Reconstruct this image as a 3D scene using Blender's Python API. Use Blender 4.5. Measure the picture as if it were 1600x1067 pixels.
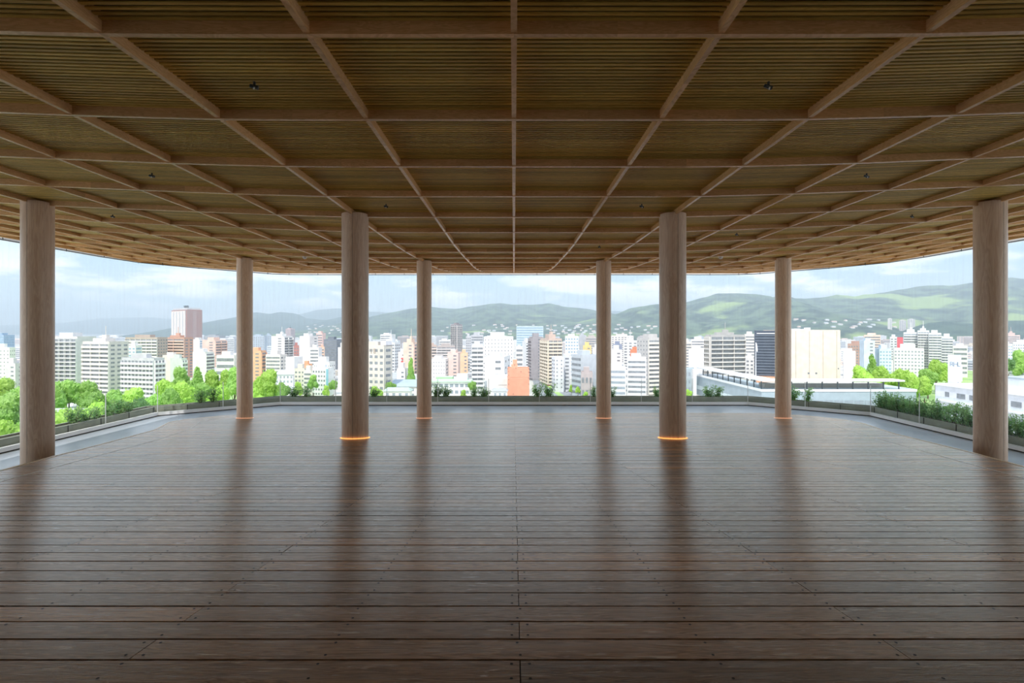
import bpy, bmesh, math, random
from mathutils import Vector, noise
R = random.Random(7)
C = bpy.context.scene.collection
sc = bpy.context.scene
for o in list(bpy.data.objects):
    bpy.data.objects.remove(o)

# ------------------------------------------------------------------ camera, sky, sun, exposure
W = 1.8            # grid bay of the lattice ceiling in metres
EZ = 50.0          # eye height above the city ground
F, CX, CY = 806.0, 803.0, 517.0
cam = bpy.data.cameras.new('camera')
camo = bpy.data.objects.new('camera', cam); C.objects.link(camo)
camo.location = (0, 0, EZ); camo.rotation_euler = (math.radians(90), 0, 0)
cam.sensor_width = 36; cam.lens = F / 1600 * 36
cam.shift_x = -(CX - 800) / 1600; cam.shift_y = -(533.5 - CY) / 1600
cam.clip_start = 0.05; cam.clip_end = 30000
sc.camera = camo
vs = sc.view_settings
vs.view_transform = 'Standard'; vs.look = 'None'; vs.gamma = 1; vs.use_curve_mapping = False
vs.exposure = 0.68
try:
    sc.cycles.use_denoising = True
    sc.cycles.max_bounces = 9; sc.cycles.diffuse_bounces = 4; sc.cycles.glossy_bounces = 3
    sc.cycles.transparent_max_bounces = 12; sc.cycles.volume_bounces = 0
    sc.cycles.caustics_reflective = False; sc.cycles.caustics_refractive = False
except Exception:
    pass

world = bpy.data.worlds.new('sky'); sc.world = world; world.use_nodes = True
nt = world.node_tree; N = nt.nodes; L = nt.links; N.clear()
def nd(t, **k):
    n = N.new(t)
    for a, b in k.items(): setattr(n, a, b)
    return n
tc = nd('ShaderNodeTexCoord'); sep = nd('ShaderNodeSeparateXYZ'); L.new(tc.outputs['Generated'], sep.inputs[0])
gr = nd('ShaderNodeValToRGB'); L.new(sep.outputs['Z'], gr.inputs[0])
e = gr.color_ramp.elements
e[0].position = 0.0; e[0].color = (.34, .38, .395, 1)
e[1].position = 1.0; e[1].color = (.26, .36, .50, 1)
for p, c in ((.045, (.27, .335, .36, 1)), (.12, (.175, .262, .31, 1)), (.155, (.62, .59, .56, 1)), (.24, (.46, .50, .54, 1)), (.45, (.44, .50, .58, 1))):  # unseen band above the eave line brightened and warmed to light deck and interior
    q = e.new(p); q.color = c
mp = nd('ShaderNodeMapping'); mp.inputs['Scale'].default_value = (6, 6, 24); mp.inputs['Location'].default_value = (1.3, 4.4, 0.6)
L.new(tc.outputs['Generated'], mp.inputs[0])
cn = nd('ShaderNodeTexNoise'); cn.inputs['Scale'].default_value = 1.0; cn.inputs['Detail'].default_value = 7; cn.inputs['Roughness'].default_value = .55
L.new(mp.outputs[0], cn.inputs['Vector'])
cr = nd('ShaderNodeValToRGB'); cr.color_ramp.elements[0].position = .47; cr.color_ramp.elements[1].position = .57
L.new(cn.outputs['Fac'], cr.inputs[0])
band = nd('ShaderNodeValToRGB'); L.new(sep.outputs['Z'], band.inputs[0])
be = band.color_ramp.elements; be[0].position = 0.0; be[0].color = (.3, .3, .3, 1); be[1].position = 1; be[1].color = (.25, .25, .25, 1)
for p, v in ((.03, .8), (.085, 1), (.12, .35), (.18, 0), (.2, .0)):
    q = be.new(p); q.color = (v, v, v, 1)
mu = nd('ShaderNodeMath', operation='MULTIPLY'); L.new(cr.outputs[0], mu.inputs[0]); L.new(band.outputs[0], mu.inputs[1])
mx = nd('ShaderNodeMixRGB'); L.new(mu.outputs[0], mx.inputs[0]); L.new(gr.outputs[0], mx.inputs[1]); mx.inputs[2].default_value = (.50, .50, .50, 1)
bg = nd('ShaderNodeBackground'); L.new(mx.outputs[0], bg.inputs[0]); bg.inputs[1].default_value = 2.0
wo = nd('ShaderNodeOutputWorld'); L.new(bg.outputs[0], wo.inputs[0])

sun = bpy.data.lights.new('sun', 'SUN'); sun.energy = 2.5; sun.angle = math.radians(.6); sun.color = (1, .95, .88)
suno = bpy.data.objects.new('sun', sun); C.objects.link(suno)
suno.rotation_euler = Vector((.16, .52, -.84)).to_track_quat('-Z', 'Y').to_euler()

# ------------------------------------------------------------------ helpers
def P(px, py, Y):
    return Vector(((px - CX) * Y / F, Y, EZ + (CY - py) * Y / F))
def Q(x, z, h):                      # bay units -> world (h above the eye)
    return Vector((x * W, z * W, EZ + h * W))

class MB:
    def __init__(s): s.v = []; s.f = []; s.m = []; s.t = []
    def face(s, pts, m=0, t=0.0):
        k = len(s.v); s.v += [tuple(p) for p in pts]; s.f.append(tuple(range(k, k + len(pts)))); s.m.append(m); s.t.append(t)
    def hexa(s, b, m=0, t=0.0):      # 8 corners: bottom 4 ccw, top 4 ccw
        k = len(s.v); s.v += [tuple(p) for p in b]
        for q in ((3, 2, 1, 0), (4, 5, 6, 7), (0, 1, 5, 4), (1, 2, 6, 5), (2, 3, 7, 6), (3, 0, 4, 7)):
            s.f.append(tuple(k + i for i in q)); s.m.append(m); s.t.append(t)
    def box(s, x0, x1, y0, y1, z0, z1, m=0, t=0.0):
        s.hexa([(x0, y0, z0), (x1, y0, z0), (x1, y1, z0), (x0, y1, z0), (x0, y0, z1), (x1, y0, z1), (x1, y1, z1), (x0, y1, z1)], m, t)
    def obox(s, o, u, n, u0, u1, n0, n1, z0, z1, m=0, t=0.0):   # oriented box on a facade: o origin, u along, n outward
        def p(a, b, z): return (o[0] + u[0] * a + n[0] * b, o[1] + u[1] * a + n[1] * b, z)
        s.hexa([p(u0, n1, z0), p(u1, n1, z0), p(u1, n0, z0), p(u0, n0, z0), p(u0, n1, z1), p(u1, n1, z1), p(u1, n0, z1), p(u0, n0, z1)], m, t)
    def tube(s, pts, r, n=8, m=0, cap=True):
        pts = [Vector(p) for p in pts]; rings = []
        for i, p in enumerate(pts):
            d = (pts[min(i + 1, len(pts) - 1)] - pts[max(i - 1, 0)]).normalized()
            a = d.cross(Vector((0, 0, 1)))
            if a.length < .1: a = d.cross(Vector((1, 0, 0)))
            a.normalize(); b = d.cross(a); rr = r[i] if isinstance(r, (list, tuple)) else r
            k = len(s.v); s.v += [tuple(p + (a * math.cos(j * 2 * math.pi / n) + b * math.sin(j * 2 * math.pi / n)) * rr) for j in range(n)]; rings.append(k)
        for a, b in zip(rings, rings[1:]):
            for j in range(n):
                s.f.append((a + j, a + (j + 1) % n, b + (j + 1) % n, b + j)); s.m.append(m); s.t.append(0)
        if cap:
            s.f.append(tuple(range(rings[0], rings[0] + n))); s.m.append(m); s.t.append(0)
            s.f.append(tuple(range(rings[-1], rings[-1] + n))); s.m.append(m); s.t.append(0)
    def mesh(s, name, mats, smooth=False):
        me = bpy.data.meshes.new(name); me.from_pydata(s.v, [], s.f); me.update()
        for m in (mats if isinstance(mats, (list, tuple)) else [mats]): me.materials.append(m)
        me.polygons.foreach_set('material_index', s.m)
        at = me.attributes.new('tint', 'FLOAT', 'FACE'); at.data.foreach_set('value', s.t)
        if smooth: me.polygons.foreach_set('use_smooth', [True] * len(s.f))
        bm = bmesh.new(); bm.from_mesh(me); bmesh.ops.recalc_face_normals(bm, faces=bm.faces) if not getattr(s, 'raw', False) else None
        bm.to_mesh(me); bm.free()
        return me
    def build(s, name, mats, parent=None, smooth=False, loc=None):
        me = s.mesh(name, mats, smooth)
        o = bpy.data.objects.new(name, me); C.objects.link(o)
        if parent is not None: o.parent = parent
        if loc: o.location = loc
        return o

def tag(o, label=None, cat=None, group=None, kind=None):
    if label: o['label'] = label
    if cat: o['category'] = cat
    if group: o['group'] = group
    if kind: o['kind'] = kind
    return o
def empty(name, loc=(0, 0, 0), rz=0):
    o = bpy.data.objects.new(name, None); C.objects.link(o); o.location = loc; o.rotation_euler = (0, 0, rz); o.empty_display_size = .3
    return o
def kid(o, parent):                  # parent a mesh authored in world coordinates to an empty that is only translated
    o.parent = parent; o.location = -Vector(parent.location)
    return o

# ------------------------------------------------------------------ materials
def newmat(name):
    m = bpy.data.materials.new(name); m.use_nodes = True
    n = m.node_tree.nodes; b = n['Principled BSDF']
    return m, n, m.node_tree.links, b
CACHE = {}
def wallm(col, rough=.75, var=.08, scale=.25, metal=0.0, name='plaster'):
    key = (tuple(col), rough, var, scale, metal)
    if key in CACHE: return CACHE[key]
    m, n, l, b = newmat(name)
    t = n.new('ShaderNodeTexCoord'); x = n.new('ShaderNodeTexNoise'); x.inputs['Scale'].default_value = scale; x.inputs['Detail'].default_value = 3
    l.new(t.outputs['Object'], x.inputs['Vector'])
    r = n.new('ShaderNodeValToRGB'); l.new(x.outputs['Fac'], r.inputs[0])
    r.color_ramp.elements[0].position = .3; r.color_ramp.elements[1].position = .7
    r.color_ramp.elements[0].color = tuple(c * (1 - var) for c in col) + (1,)
    r.color_ramp.elements[1].color = tuple(min(.92, c * (1 + var)) for c in col) + (1,)
    l.new(r.outputs[0], b.inputs['Base Color']); b.inputs['Roughness'].default_value = rough; b.inputs['Metallic'].default_value = metal
    CACHE[key] = m
    return m
def emit(name, col, s):
    m, n, l, b = newmat(name)
    b.inputs['Base Color'].default_value = (*col, 1); b.inputs['Emission Color'].default_value = (*col, 1); b.inputs['Emission Strength'].default_value = s
    return m

def woodm(name, dark, light, mscale, rough=.5, tintamt=.25, flakes=None, coat=0, bump=.15, alt=False):
    """grain drawn out along the object axis with the small scale; per-board tint comes from the face attribute"""
    m, n, l, b = newmat(name)
    t = n.new('ShaderNodeTexCoord'); at = n.new('ShaderNodeAttribute'); at.attribute_name = 'tint'
    mul = n.new('ShaderNodeVectorMath'); mul.operation = 'SCALE'; cv = n.new('ShaderNodeCombineXYZ')
    l.new(at.outputs['Fac'], cv.inputs[0]); l.new(at.outputs['Fac'], cv.inputs[1]); l.new(at.outputs['Fac'], cv.inputs[2])
    l.new(cv.outputs[0], mul.inputs[0]); mul.inputs['Scale'].default_value = 37.0
    add = n.new('ShaderNodeVectorMath'); add.operation = 'ADD'; l.new(t.outputs['Object'], add.inputs[0]); l.new(mul.outputs[0], add.inputs[1])
    mp = n.new('ShaderNodeMapping'); mp.inputs['Scale'].default_value = mscale; l.new(add.outputs[0], mp.inputs[0])
    x = n.new('ShaderNodeTexNoise'); x.inputs['Scale'].default_value = 1; x.inputs['Detail'].default_value = 5; x.inputs['Distortion'].default_value = .8
    l.new(mp.outputs[0], x.inputs['Vector'])
    # ring pattern: contour lines of the noise
    ml = n.new('ShaderNodeMath'); ml.operation = 'MULTIPLY'; l.new(x.outputs['Fac'], ml.inputs[0]); ml.inputs[1].default_value = 9.0
    fr = n.new('ShaderNodeMath'); fr.operation = 'PINGPONG'; l.new(ml.outputs[0], fr.inputs[0]); fr.inputs[1].default_value = .5
    r = n.new('ShaderNodeValToRGB'); l.new(fr.outputs[0], r.inputs[0])
    r.color_ramp.elements[0].position = 0; r.color_ramp.elements[1].position = .5
    r.color_ramp.elements[0].color = (*dark, 1); r.color_ramp.elements[1].color = (*light, 1)
    h = n.new('ShaderNodeMath'); h.operation = 'MULTIPLY_ADD'; l.new(at.outputs['Fac'], h.inputs[0]); h.inputs[1].default_value = tintamt * 2; h.inputs[2].default_value = 1 - tintamt
    v = n.new('ShaderNodeHueSaturation'); l.new(r.outputs[0], v.inputs['Color']); l.new(h.outputs[0], v.inputs['Value'])
    out = v.outputs[0]
    if alt:                                  # some boards run yellower, some greyer
        ar = n.new('ShaderNodeValToRGB'); l.new(at.outputs['Fac'], ar.inputs[0]); el = ar.color_ramp.elements
        el[0].position = 0; el[0].color = (.92, .95, 1.05, 1); el[1].position = 1; el[1].color = (1.15, .88, .50, 1)
        q = el.new(.3); q.color = (1, .95, .92, 1); q = el.new(.85); q.color = (1, .93, .84, 1)
        am = n.new('ShaderNodeMixRGB'); am.blend_type = 'MULTIPLY'; am.inputs[0].default_value = 1; l.new(out, am.inputs[1]); l.new(ar.outputs[0], am.inputs[2]); out = am.outputs[0]
        b.inputs['Specular IOR Level'].default_value = .62
    if flakes:
        mp2 = n.new('ShaderNodeMapping'); mp2.inputs['Scale'].default_value = flakes[0]; l.new(add.outputs[0], mp2.inputs[0])
        y = n.new('ShaderNodeTexNoise'); y.inputs['Scale'].default_value = 1; y.inputs['Detail'].default_value = 6; y.inputs['Roughness'].default_value = .6; y.inputs['Distortion'].default_value = 1.2
        l.new(mp2.outputs[0], y.inputs['Vector'])
        rr = n.new('ShaderNodeValToRGB'); rr.color_ramp.elements[0].position = flakes[1]; rr.color_ramp.elements[1].position = flakes[1] + .06
        l.new(y.outputs['Fac'], rr.inputs[0])
        mm = n.new('ShaderNodeMath'); mm.operation = 'MULTIPLY'; l.new(rr.outputs[0], mm.inputs[0]); mm.inputs[1].default_value = flakes[3]
        mi = n.new('ShaderNodeMixRGB'); l.new(mm.outputs[0], mi.inputs[0]); l.new(out, mi.inputs[1]); mi.inputs[2].default_value = (*flakes[2], 1)
        out = mi.outputs[0]
    l.new(out, b.inputs['Base Color']); b.inputs['Roughness'].default_value = rough
    b.inputs['Coat Weight'].default_value = coat; b.inputs['Specular Tint'].default_value = (1, .86, .72, 1); b.inputs['Coat Roughness'].default_value = .3
    if bump:
        bp = n.new('ShaderNodeBump'); bp.inputs['Strength'].default_value = bump; bp.inputs['Distance'].default_value = .002
        l.new(fr.outputs[0], bp.inputs['Height']); l.new(bp.outputs[0], b.inputs['Normal'])
    return m

M = {}
M['deck'] = woodm('weathered_deck_wood', (.27, .155, .09), (.60, .41, .275), (1.6, 22, 22), .27, .42, ((3.2, 42, 42), .60, (.92, .82, .72), .85), .3, .2, alt=True)
M['screw'] = wallm((.02, .017, .015), .5)
M['deckedge'] = wallm((.90, .70, .42), .28, .02, name='brass_strip')
M['inlay'] = wallm((.90, .84, .78), .25, .02, name='pale_inlay')
M['skirt'] = wallm((.16, .11, .08), .6, name='skirt_wood')
M['slat'] = woodm('cedar_slat', (.58, .38, .08), (.78, .55, .15), (1.2, 30, 30), .6, .22, None, 0, 0)
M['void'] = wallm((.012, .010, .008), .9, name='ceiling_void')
M['beam'] = woodm('lattice_beam_wood', (.68, .39, .17), (.84, .53, .27), (2, 2, 18), .38, .12, None, 0, 0)
M['column'] = woodm('column_wood', (.72, .52, .40), (.86, .68, .55), (7, 7, .6), .36, .06, None, .45, .05)
M['seam'] = wallm((.12, .06, .03), .6, name='column_seam')
M['ring'] = emit('amber_ring_light', (1.0, .42, .11), 1.1)
M['ringsoft'] = emit('soft_ring_light', (1.0, .55, .34), .5)
M['terrace'] = wallm((.36, .40, .44), .30, .12, .8, name='terrace_paving')
M['sill'] = wallm((.90, .90, .91), .3, .02, name='sill_metal')
M['darkgap'] = wallm((.025, .018, .014), .7, name='shadow_gap')
M['planter'] = wallm((.34, .35, .29), .8, .12, 2, name='planter_concrete')
M['soil'] = wallm((.06, .05, .03), .95, name='soil')
M['rail'] = wallm((.10, .12, .13), .4, metal=.6, name='rail_steel')
M['white'] = wallm((.80, .80, .80), .5, .03)
M['slabm'] = wallm((.55, .55, .54), .8)
M['backwall'] = wallm((.20, .16, .12), .7)
M['glassdark'] = wallm((.23, .25, .27), .25, .2, .5, name='window_glass')
M['glassmid'] = wallm((.30, .34, .38), .3, .15, .5, name='window_glass')
M['glassblue'] = wallm((.28, .40, .50), .25, .15, .5, name='window_glass')

def glassm():
    m, n, l, b = newmat('clear_pane'); n.remove(b)
    tr = n.new('ShaderNodeBsdfTransparent'); tr.inputs[0].default_value = (.955, .975, .965, 1)
    gl = n.new('ShaderNodeBsdfGlossy'); gl.inputs['Roughness'].default_value = .02
    fr = n.new('ShaderNodeFresnel'); fr.inputs[0].default_value = 1.35
    ge = n.new('ShaderNodeNewGeometry'); q = n.new('ShaderNodeMath'); q.operation = 'SUBTRACT'; q.inputs[0].default_value = 1.0; l.new(ge.outputs['Backfacing'], q.inputs[1])
    w = n.new('ShaderNodeMath'); w.operation = 'MULTIPLY'; l.new(fr.outputs[0], w.inputs[0]); l.new(q.outputs[0], w.inputs[1])
    mi = n.new('ShaderNodeMixShader'); l.new(w.outputs[0], mi.inputs[0]); l.new(tr.outputs[0], mi.inputs[1]); l.new(gl.outputs[0], mi.inputs[2])
    l.new(mi.outputs[0], n['Material Output'].inputs[0])
    return m
M['pane'] = glassm()
def netm():
    m, n, l, b = newmat('fine_net'); n.remove(b)
    t = n.new('ShaderNodeTexCoord'); mp = n.new('ShaderNodeMapping'); mp.inputs['Scale'].default_value = (9, 9, .55); l.new(t.outputs['Object'], mp.inputs[0])
    x = n.new('ShaderNodeTexNoise'); x.inputs['Scale'].default_value = 1; x.inputs['Detail'].default_value = 2; l.new(mp.outputs[0], x.inputs['Vector'])
    r = n.new('ShaderNodeMapRange'); l.new(x.outputs['Fac'], r.inputs['Value']); r.inputs['From Min'].default_value = .45; r.inputs['From Max'].default_value = .75; r.inputs['To Min'].default_value = .0; r.inputs['To Max'].default_value = .04
    tr = n.new('ShaderNodeBsdfTransparent'); df = n.new('ShaderNodeBsdfDiffuse'); df.inputs[0].default_value = (.85, .88, .9, 1)
    tl = n.new('ShaderNodeBsdfTranslucent'); tl.inputs[0].default_value = (.85, .88, .9, 1)
    a = n.new('ShaderNodeMixShader'); l.new(df.outputs[0], a.inputs[1]); l.new(tl.outputs[0], a.inputs[2])
    mi = n.new('ShaderNodeMixShader'); l.new(r.outputs[0], mi.inputs[0]); l.new(tr.outputs[0], mi.inputs[1]); l.new(a.outputs[0], mi.inputs[2])
    l.new(mi.outputs[0], n['Material Output'].inputs[0])
    return m
M['net'] = netm()
def leafm(name, a, b_, trans=.35, scale=.5):
    m, n, l, b = newmat(name)
    t = n.new('ShaderNodeTexCoord'); oi = n.new('ShaderNodeObjectInfo')
    x = n.new('ShaderNodeTexNoise'); x.inputs['Scale'].default_value = scale; x.inputs['Detail'].default_value = 4; l.new(t.outputs['Object'], x.inputs['Vector'])
    r = n.new('ShaderNodeValToRGB'); l.new(x.outputs['Fac'], r.inputs[0]); r.color_ramp.elements[0].position = .3; r.color_ramp.elements[1].position = .7
    r.color_ramp.elements[0].color = (*a, 1); r.color_ramp.elements[1].color = (*b_, 1)
    hs = n.new('ShaderNodeHueSaturation'); l.new(r.outputs[0], hs.inputs['Color'])
    mr = n.new('ShaderNodeMapRange'); l.new(oi.outputs['Random'], mr.inputs['Value']); mr.inputs['To Min'].default_value = .8; mr.inputs['To Max'].default_value = 1.15; l.new(mr.outputs[0], hs.inputs['Value'])
    l.new(hs.outputs[0], b.inputs['Base Color']); b.inputs['Roughness'].default_value = .6
    tl = n.new('ShaderNodeBsdfTranslucent'); l.new(hs.outputs[0], tl.inputs[0])
    mi = n.new('ShaderNodeMixShader'); mi.inputs[0].default_value = trans
    l.new(b.outputs[0], mi.inputs[1]); l.new(tl.outputs[0], mi.inputs[2]); l.new(mi.outputs[0], n['Material Output'].inputs[0])
    return m
M['leafbright'] = leafm('bright_leaves', (.26, .50, .05), (.60, .82, .18))
M['leafmid'] = leafm('mid_green_leaves', (.19, .43, .07), (.50, .72, .20))
M['leafdark'] = leafm('dark_leaves', (.07, .20, .06), (.24, .42, .14))
M['leafshrub'] = leafm('glossy_shrub_leaves', (.09, .28, .08), (.45, .66, .25), .45, 3)
M['bark'] = wallm((.14, .10, .07), .9)

# ------------------------------------------------------------------ the roof and lattice ceiling
RX, RZ1, RZ2, RCX = 10.65, 15.0, 17.5, 7.9
ZB = -4.0
def gfun(d):
    t = [(-1, 2.1), (0, 1.972), (.6, 1.915), (1.6, 1.822), (2.6, 1.735), (3.6, 1.652), (4.7, 1.58), (5.8, 1.535), (6.8, 1.495), (7.8, 1.455), (8.8, 1.43), (99, 1.428)]
    for (a, b), (c, d2) in zip(t, t[1:]):
        if d <= c: return b + (d2 - b) * (max(d, a) - a) / (c - a)
    return 1.428
NCH = Vector((RZ2 - RZ1, RX - RCX)).normalized()
def hceil(x, z):
    x = abs(x); d1 = RX - x; d2 = RZ2 - z; d3 = (RX - x) * NCH.x + (RZ1 - z) * NCH.y
    k = .45
    dd = -k * math.log(math.exp(-d1 / k) + math.exp(-d2 / k) + math.exp(-d3 / k)) if min(d1, d2, d3) < 12 else 12
    return gfun(max(dd, min(d1, d2, d3) - .5)) 
def xlim(z):
    if z <= RZ1: return RX
    return RX - (z - RZ1) / (RZ2 - RZ1) * (RX - RCX)
def zlim(x):
    x = abs(x)
    if x <= RCX: return RZ2
    return RZ1 + (RX - x) / (RX - RCX) * (RZ2 - RZ1)

mb = MB(); ps = 26
for j in range(int((RZ2 - ZB) * ps)):
    z0 = ZB + j / ps; z1 = z0 + .0205; xl = xlim(z1)
    xs = [-xl] + [k for k in range(-10, 11) if abs(k) < xl - .05] + [xl]
    for a, b in zip(xs, xs[1:]):
        t = R.random(); p = .062
        za, zb = z0, z1
        h = [hceil(a, za) + p, hceil(b, za) + p, hceil(b, zb) + p, hceil(a, zb) + p]
        c4 = [Q(a, za, h[0]), Q(b, za, h[1]), Q(b, zb, h[2]), Q(a, zb, h[3])]
        up = Vector((0, 0, .008 * W))
        mb.hexa(c4 + [c + up for c in c4], 0, t)
# dark void above the slats
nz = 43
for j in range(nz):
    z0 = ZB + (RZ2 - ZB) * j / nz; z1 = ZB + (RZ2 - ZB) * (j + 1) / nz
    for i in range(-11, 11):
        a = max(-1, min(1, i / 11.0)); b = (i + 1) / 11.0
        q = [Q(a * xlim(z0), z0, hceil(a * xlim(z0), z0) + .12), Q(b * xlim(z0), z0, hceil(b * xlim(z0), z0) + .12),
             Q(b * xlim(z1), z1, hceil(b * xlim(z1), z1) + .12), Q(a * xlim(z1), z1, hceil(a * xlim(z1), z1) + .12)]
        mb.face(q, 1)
mb.raw = True
ceiling = tag(mb.build('ceiling', [M['slat'], M['void']]), 'slatted timber ceiling curving up to the eaves', kind='structure')

def beam(pts, across, th=.028, hgt=.10, lift=0):
    m = MB(); a = Vector(across) * th * W / 2
    for p, q in zip(pts, pts[1:]):
        b = [Q(*p) + Vector((0, 0, lift * W)), Q(*q) + Vector((0, 0, lift * W))]
        u = Vector((0, 0, hgt * W))
        m.hexa([b[0] - a, b[1] - a, b[1] + a, b[0] + a, b[0] - a + u, b[1] - a + u, b[1] + a + u, b[0] + a + u], 0, R.random())
    return m.build('beam', M['beam'], ceiling)
zz = [ZB + .5 * i for i in range(44)]
for k in range(-10, 11):                         # running away from the camera
    zl = zlim(k) - .02; pts = [(k, z, hceil(k, z)) for z in zz if z < zl] + [(k, zl, hceil(k, zl))]
    beam(pts, (1, 0, 0), .03, .10, .006)
for n in range(-6, 15):                          # across
    z = 2.5 + n
    xl = xlim(z) - .02; xs = [-xl] + [i * .5 for i in range(-21, 22) if abs(i * .5) < xl] + [xl]
    beam([(x, z, hceil(x, z)) for x in xs], (0, 1, 0), .03, .10, 0)
# eave trim following the edge, and the roof slab above
out = [(-RX, ZB), (-RX, RZ1), (-RCX, RZ2), (RCX, RZ2), (RX, RZ1), (RX, ZB)]
m = MB()
for (a, b), (c, d) in zip(out, out[1:]):
    for i in range(12):
        p = (a + (c - a) * i / 12, b + (d - b) * i / 12); q = (a + (c - a) * (i + 1) / 12, b + (d - b) * (i + 1) / 12)
        nn = Vector((d - b, -(c - a), 0)).normalized() * -.03 * W
        A, B = Q(p[0], p[1], 1.955), Q(q[0], q[1], 1.955); u = Vector((0, 0, .15 * W))
        m.hexa([A, B, B + nn, A + nn, A + u, B + u, B + nn + u, A + nn + u], 0, .5)
m.build('eave_board', M['beam'], ceiling)
def prism(poly, h0, h1, mat, name, parent=None, grow=0):
    m = MB(); n = len(poly)
    lo = [Q(x, z, h0) for x, z in poly]; hi = [Q(x, z, h1) for x, z in poly]
    m.face(lo[::-1]); m.face(hi)
    for i in range(n): m.face([lo[i], lo[(i + 1) % n], hi[(i + 1) % n], hi[i]])
    return m.build(name, mat, parent)
roof = [(-10.8, ZB - .3), (-10.8, 15.1), (-8.0, 17.7), (8.0, 17.7), (10.8, 15.1), (10.8, ZB - .3)]
prism(roof, 2.12, 2.35, M['slabm'], 'roof_slab', ceiling)

# ------------------------------------------------------------------ floor: sloping deck, lower terrace
D0, DS = .574, .119
def drop(z): return D0 + DS * z
FL = 2.5
LE = [(-3, -2.9), (1, -3.0), (2.5, -3.3), (3.8, -3.78), (4.69, -4.16), (5.58, -4.52), (7.85, -5.48), (9.85, -6.6), (11, -7.05), (12.8, -7.3), (14.4, -7.0)]
RE = [(-3, 2.9), (1, 3.0), (2.5, 3.3), (3.99, 3.95), (5.03, 4.42), (7.29, 5.35), (9.5, 6.45), (11, 7.05), (12.8, 7.3), (14.4, 7.0)]
def ip(tab, z):
    if z <= tab[0][0]: return tab[0][1]
    for (a, b), (c, d) in zip(tab, tab[1:]):
        if z <= c: return b + (d - b) * (z - a) / (c - a)
    return tab[-1][1]
pitch = .0923; gap = .0072; m = MB(); row = 0; z = -2.4 
while z + pitch <= 14.4:
    z0, z1 = z + gap / 2, z + pitch - gap / 2
    xl0, xl1, xr0, xr1 = ip(LE, z0), ip(LE, z1), ip(RE, z0), ip(RE, z1)
    off = .013 if row % 2 else .855
    xl, xr = min(xl0, xl1), max(xr0, xr1)
    js = [off + 1.684 * k for k in range(-8, 8)]; js = [x for x in js if max(xl0, xl1) + .15 < x < min(xr0, xr1) - .15]
    ends = [None] + js + [None]
    for a, b in zip(ends, ends[1:]):
        g = .0011
        a0, a1 = (xl0, xl1) if a is None else (a + g, a + g); b0, b1 = (xr0, xr1) if b is None else (b - g, b - g)
        hj = R.uniform(-.0006, .0006); t = R.random(); th = .016
        c4 = [Q(a0, z0, -drop(z0) - th), Q(b0, z0, -drop(z0) - th), Q(b1, z1, -drop(z1) - th), Q(a1, z1, -drop(z1) - th)]
        u = Vector((0, 0, (th + hj) * W)); m.hexa(c4 + [c + u for c in c4], 0, t)
    if z < 5.2:
        k = -12
        while k < 13:
            xj = .013 + .421 * k
            isj = any(abs(xj - q) < .02 for q in js)
            if xl + .1 < xj < xr - .1 and abs(xj) < z * 1.02 + .6:
                for zo in (.2, .8):
                    for dx in ((-.018, .020) if isj else (R.uniform(-.006, .006),)):
                        cx_, cz_ = xj + dx, z + pitch * zo
                        m.face([Q(cx_ + .0036 * math.cos(i * math.pi / 3), cz_ + .0036 * math.sin(i * math.pi / 3), -drop(cz_) + .0012) for i in range(6)], 1)
            k += 1
    z += pitch; row += 1
m.raw = True
floor = tag(m.build('floor', [M['deck'], M['screw']]), 'sloping timber deck of wide boards', kind='structure')
# sub-floor under the boards + skirt
m = MB(); zs = [-2.4 + .4 * i for i in range(43)]; zs[-1] = 14.39
for a, b in zip(zs, zs[1:]):
    m.face([Q(ip(LE, a), a, -drop(a) - .02), Q(ip(RE, a), a, -drop(a) - .02), Q(ip(RE, b), b, -drop(b) - .02), Q(ip(LE, b), b, -drop(b) - .02)], 0)
    for T in (LE, RE):
        m.face([Q(ip(T, a), a, -drop(a) - .003), Q(ip(T, b), b, -drop(b) - .003), Q(ip(T, b), b, -FL), Q(ip(T, a), a, -FL)], 1)
m.face([Q(ip(LE, 14.4), 14.4, -drop(14.4) - .003), Q(ip(RE, 14.4), 14.4, -drop(14.4) - .003), Q(ip(RE, 14.4), 14.4, -FL), Q(ip(LE, 14.4), 14.4, -FL)], 1)
m.raw = True
m.build('deck_skirt', [M['darkgap'], M['skirt']], floor)
def strip(tab, za, zb, w_, mat, name, lift=.004):
    m = MB(); n = 40
    for i in range(n):
        a = za + (zb - za) * i / n; b = za + (zb - za) * (i + 1) / n
        p = [Q(ip(tab, a), a, -drop(a) + lift), Q(ip(tab, b), b, -drop(b) + lift), Q(ip(tab, b) + w_, b, -drop(b) + lift), Q(ip(tab, a) + w_, a, -drop(a) + lift)]
        dn = Vector((0, 0, -.006 * W)); m.hexa([q + dn for q in p] + p)
    return m.build(name, mat, floor)
strip(LE, -2.4, 10.5, .022, M['deckedge'], 'edge_strip'); strip(RE, -2.4, 10.5, -.022, M['deckedge'], 'edge_strip')
LI = [(-2, -2.5), (1, -2.6), (2.3, -2.9), (3.33, -3.32), (4.15, -3.6), (6.13, -4.28), (8, -5.05), (10, -6.1), (11.5, -6.6), (13, -6.7)]
RI = [(-2, 2.5), (1, 2.7), (2.3, 2.95), (3.46, 3.42), (4.21, 3.69), (5.79, 4.29), (8, 5.15), (10, 6.1), (11.5, 6.6), (13, 6.7)]
strip(LI, -2, 12.5, .014, M['inlay'], 'inlay_strip', .002); strip(RI, -2, 12.5, -.014, M['inlay'], 'inlay_strip', .002)

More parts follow.
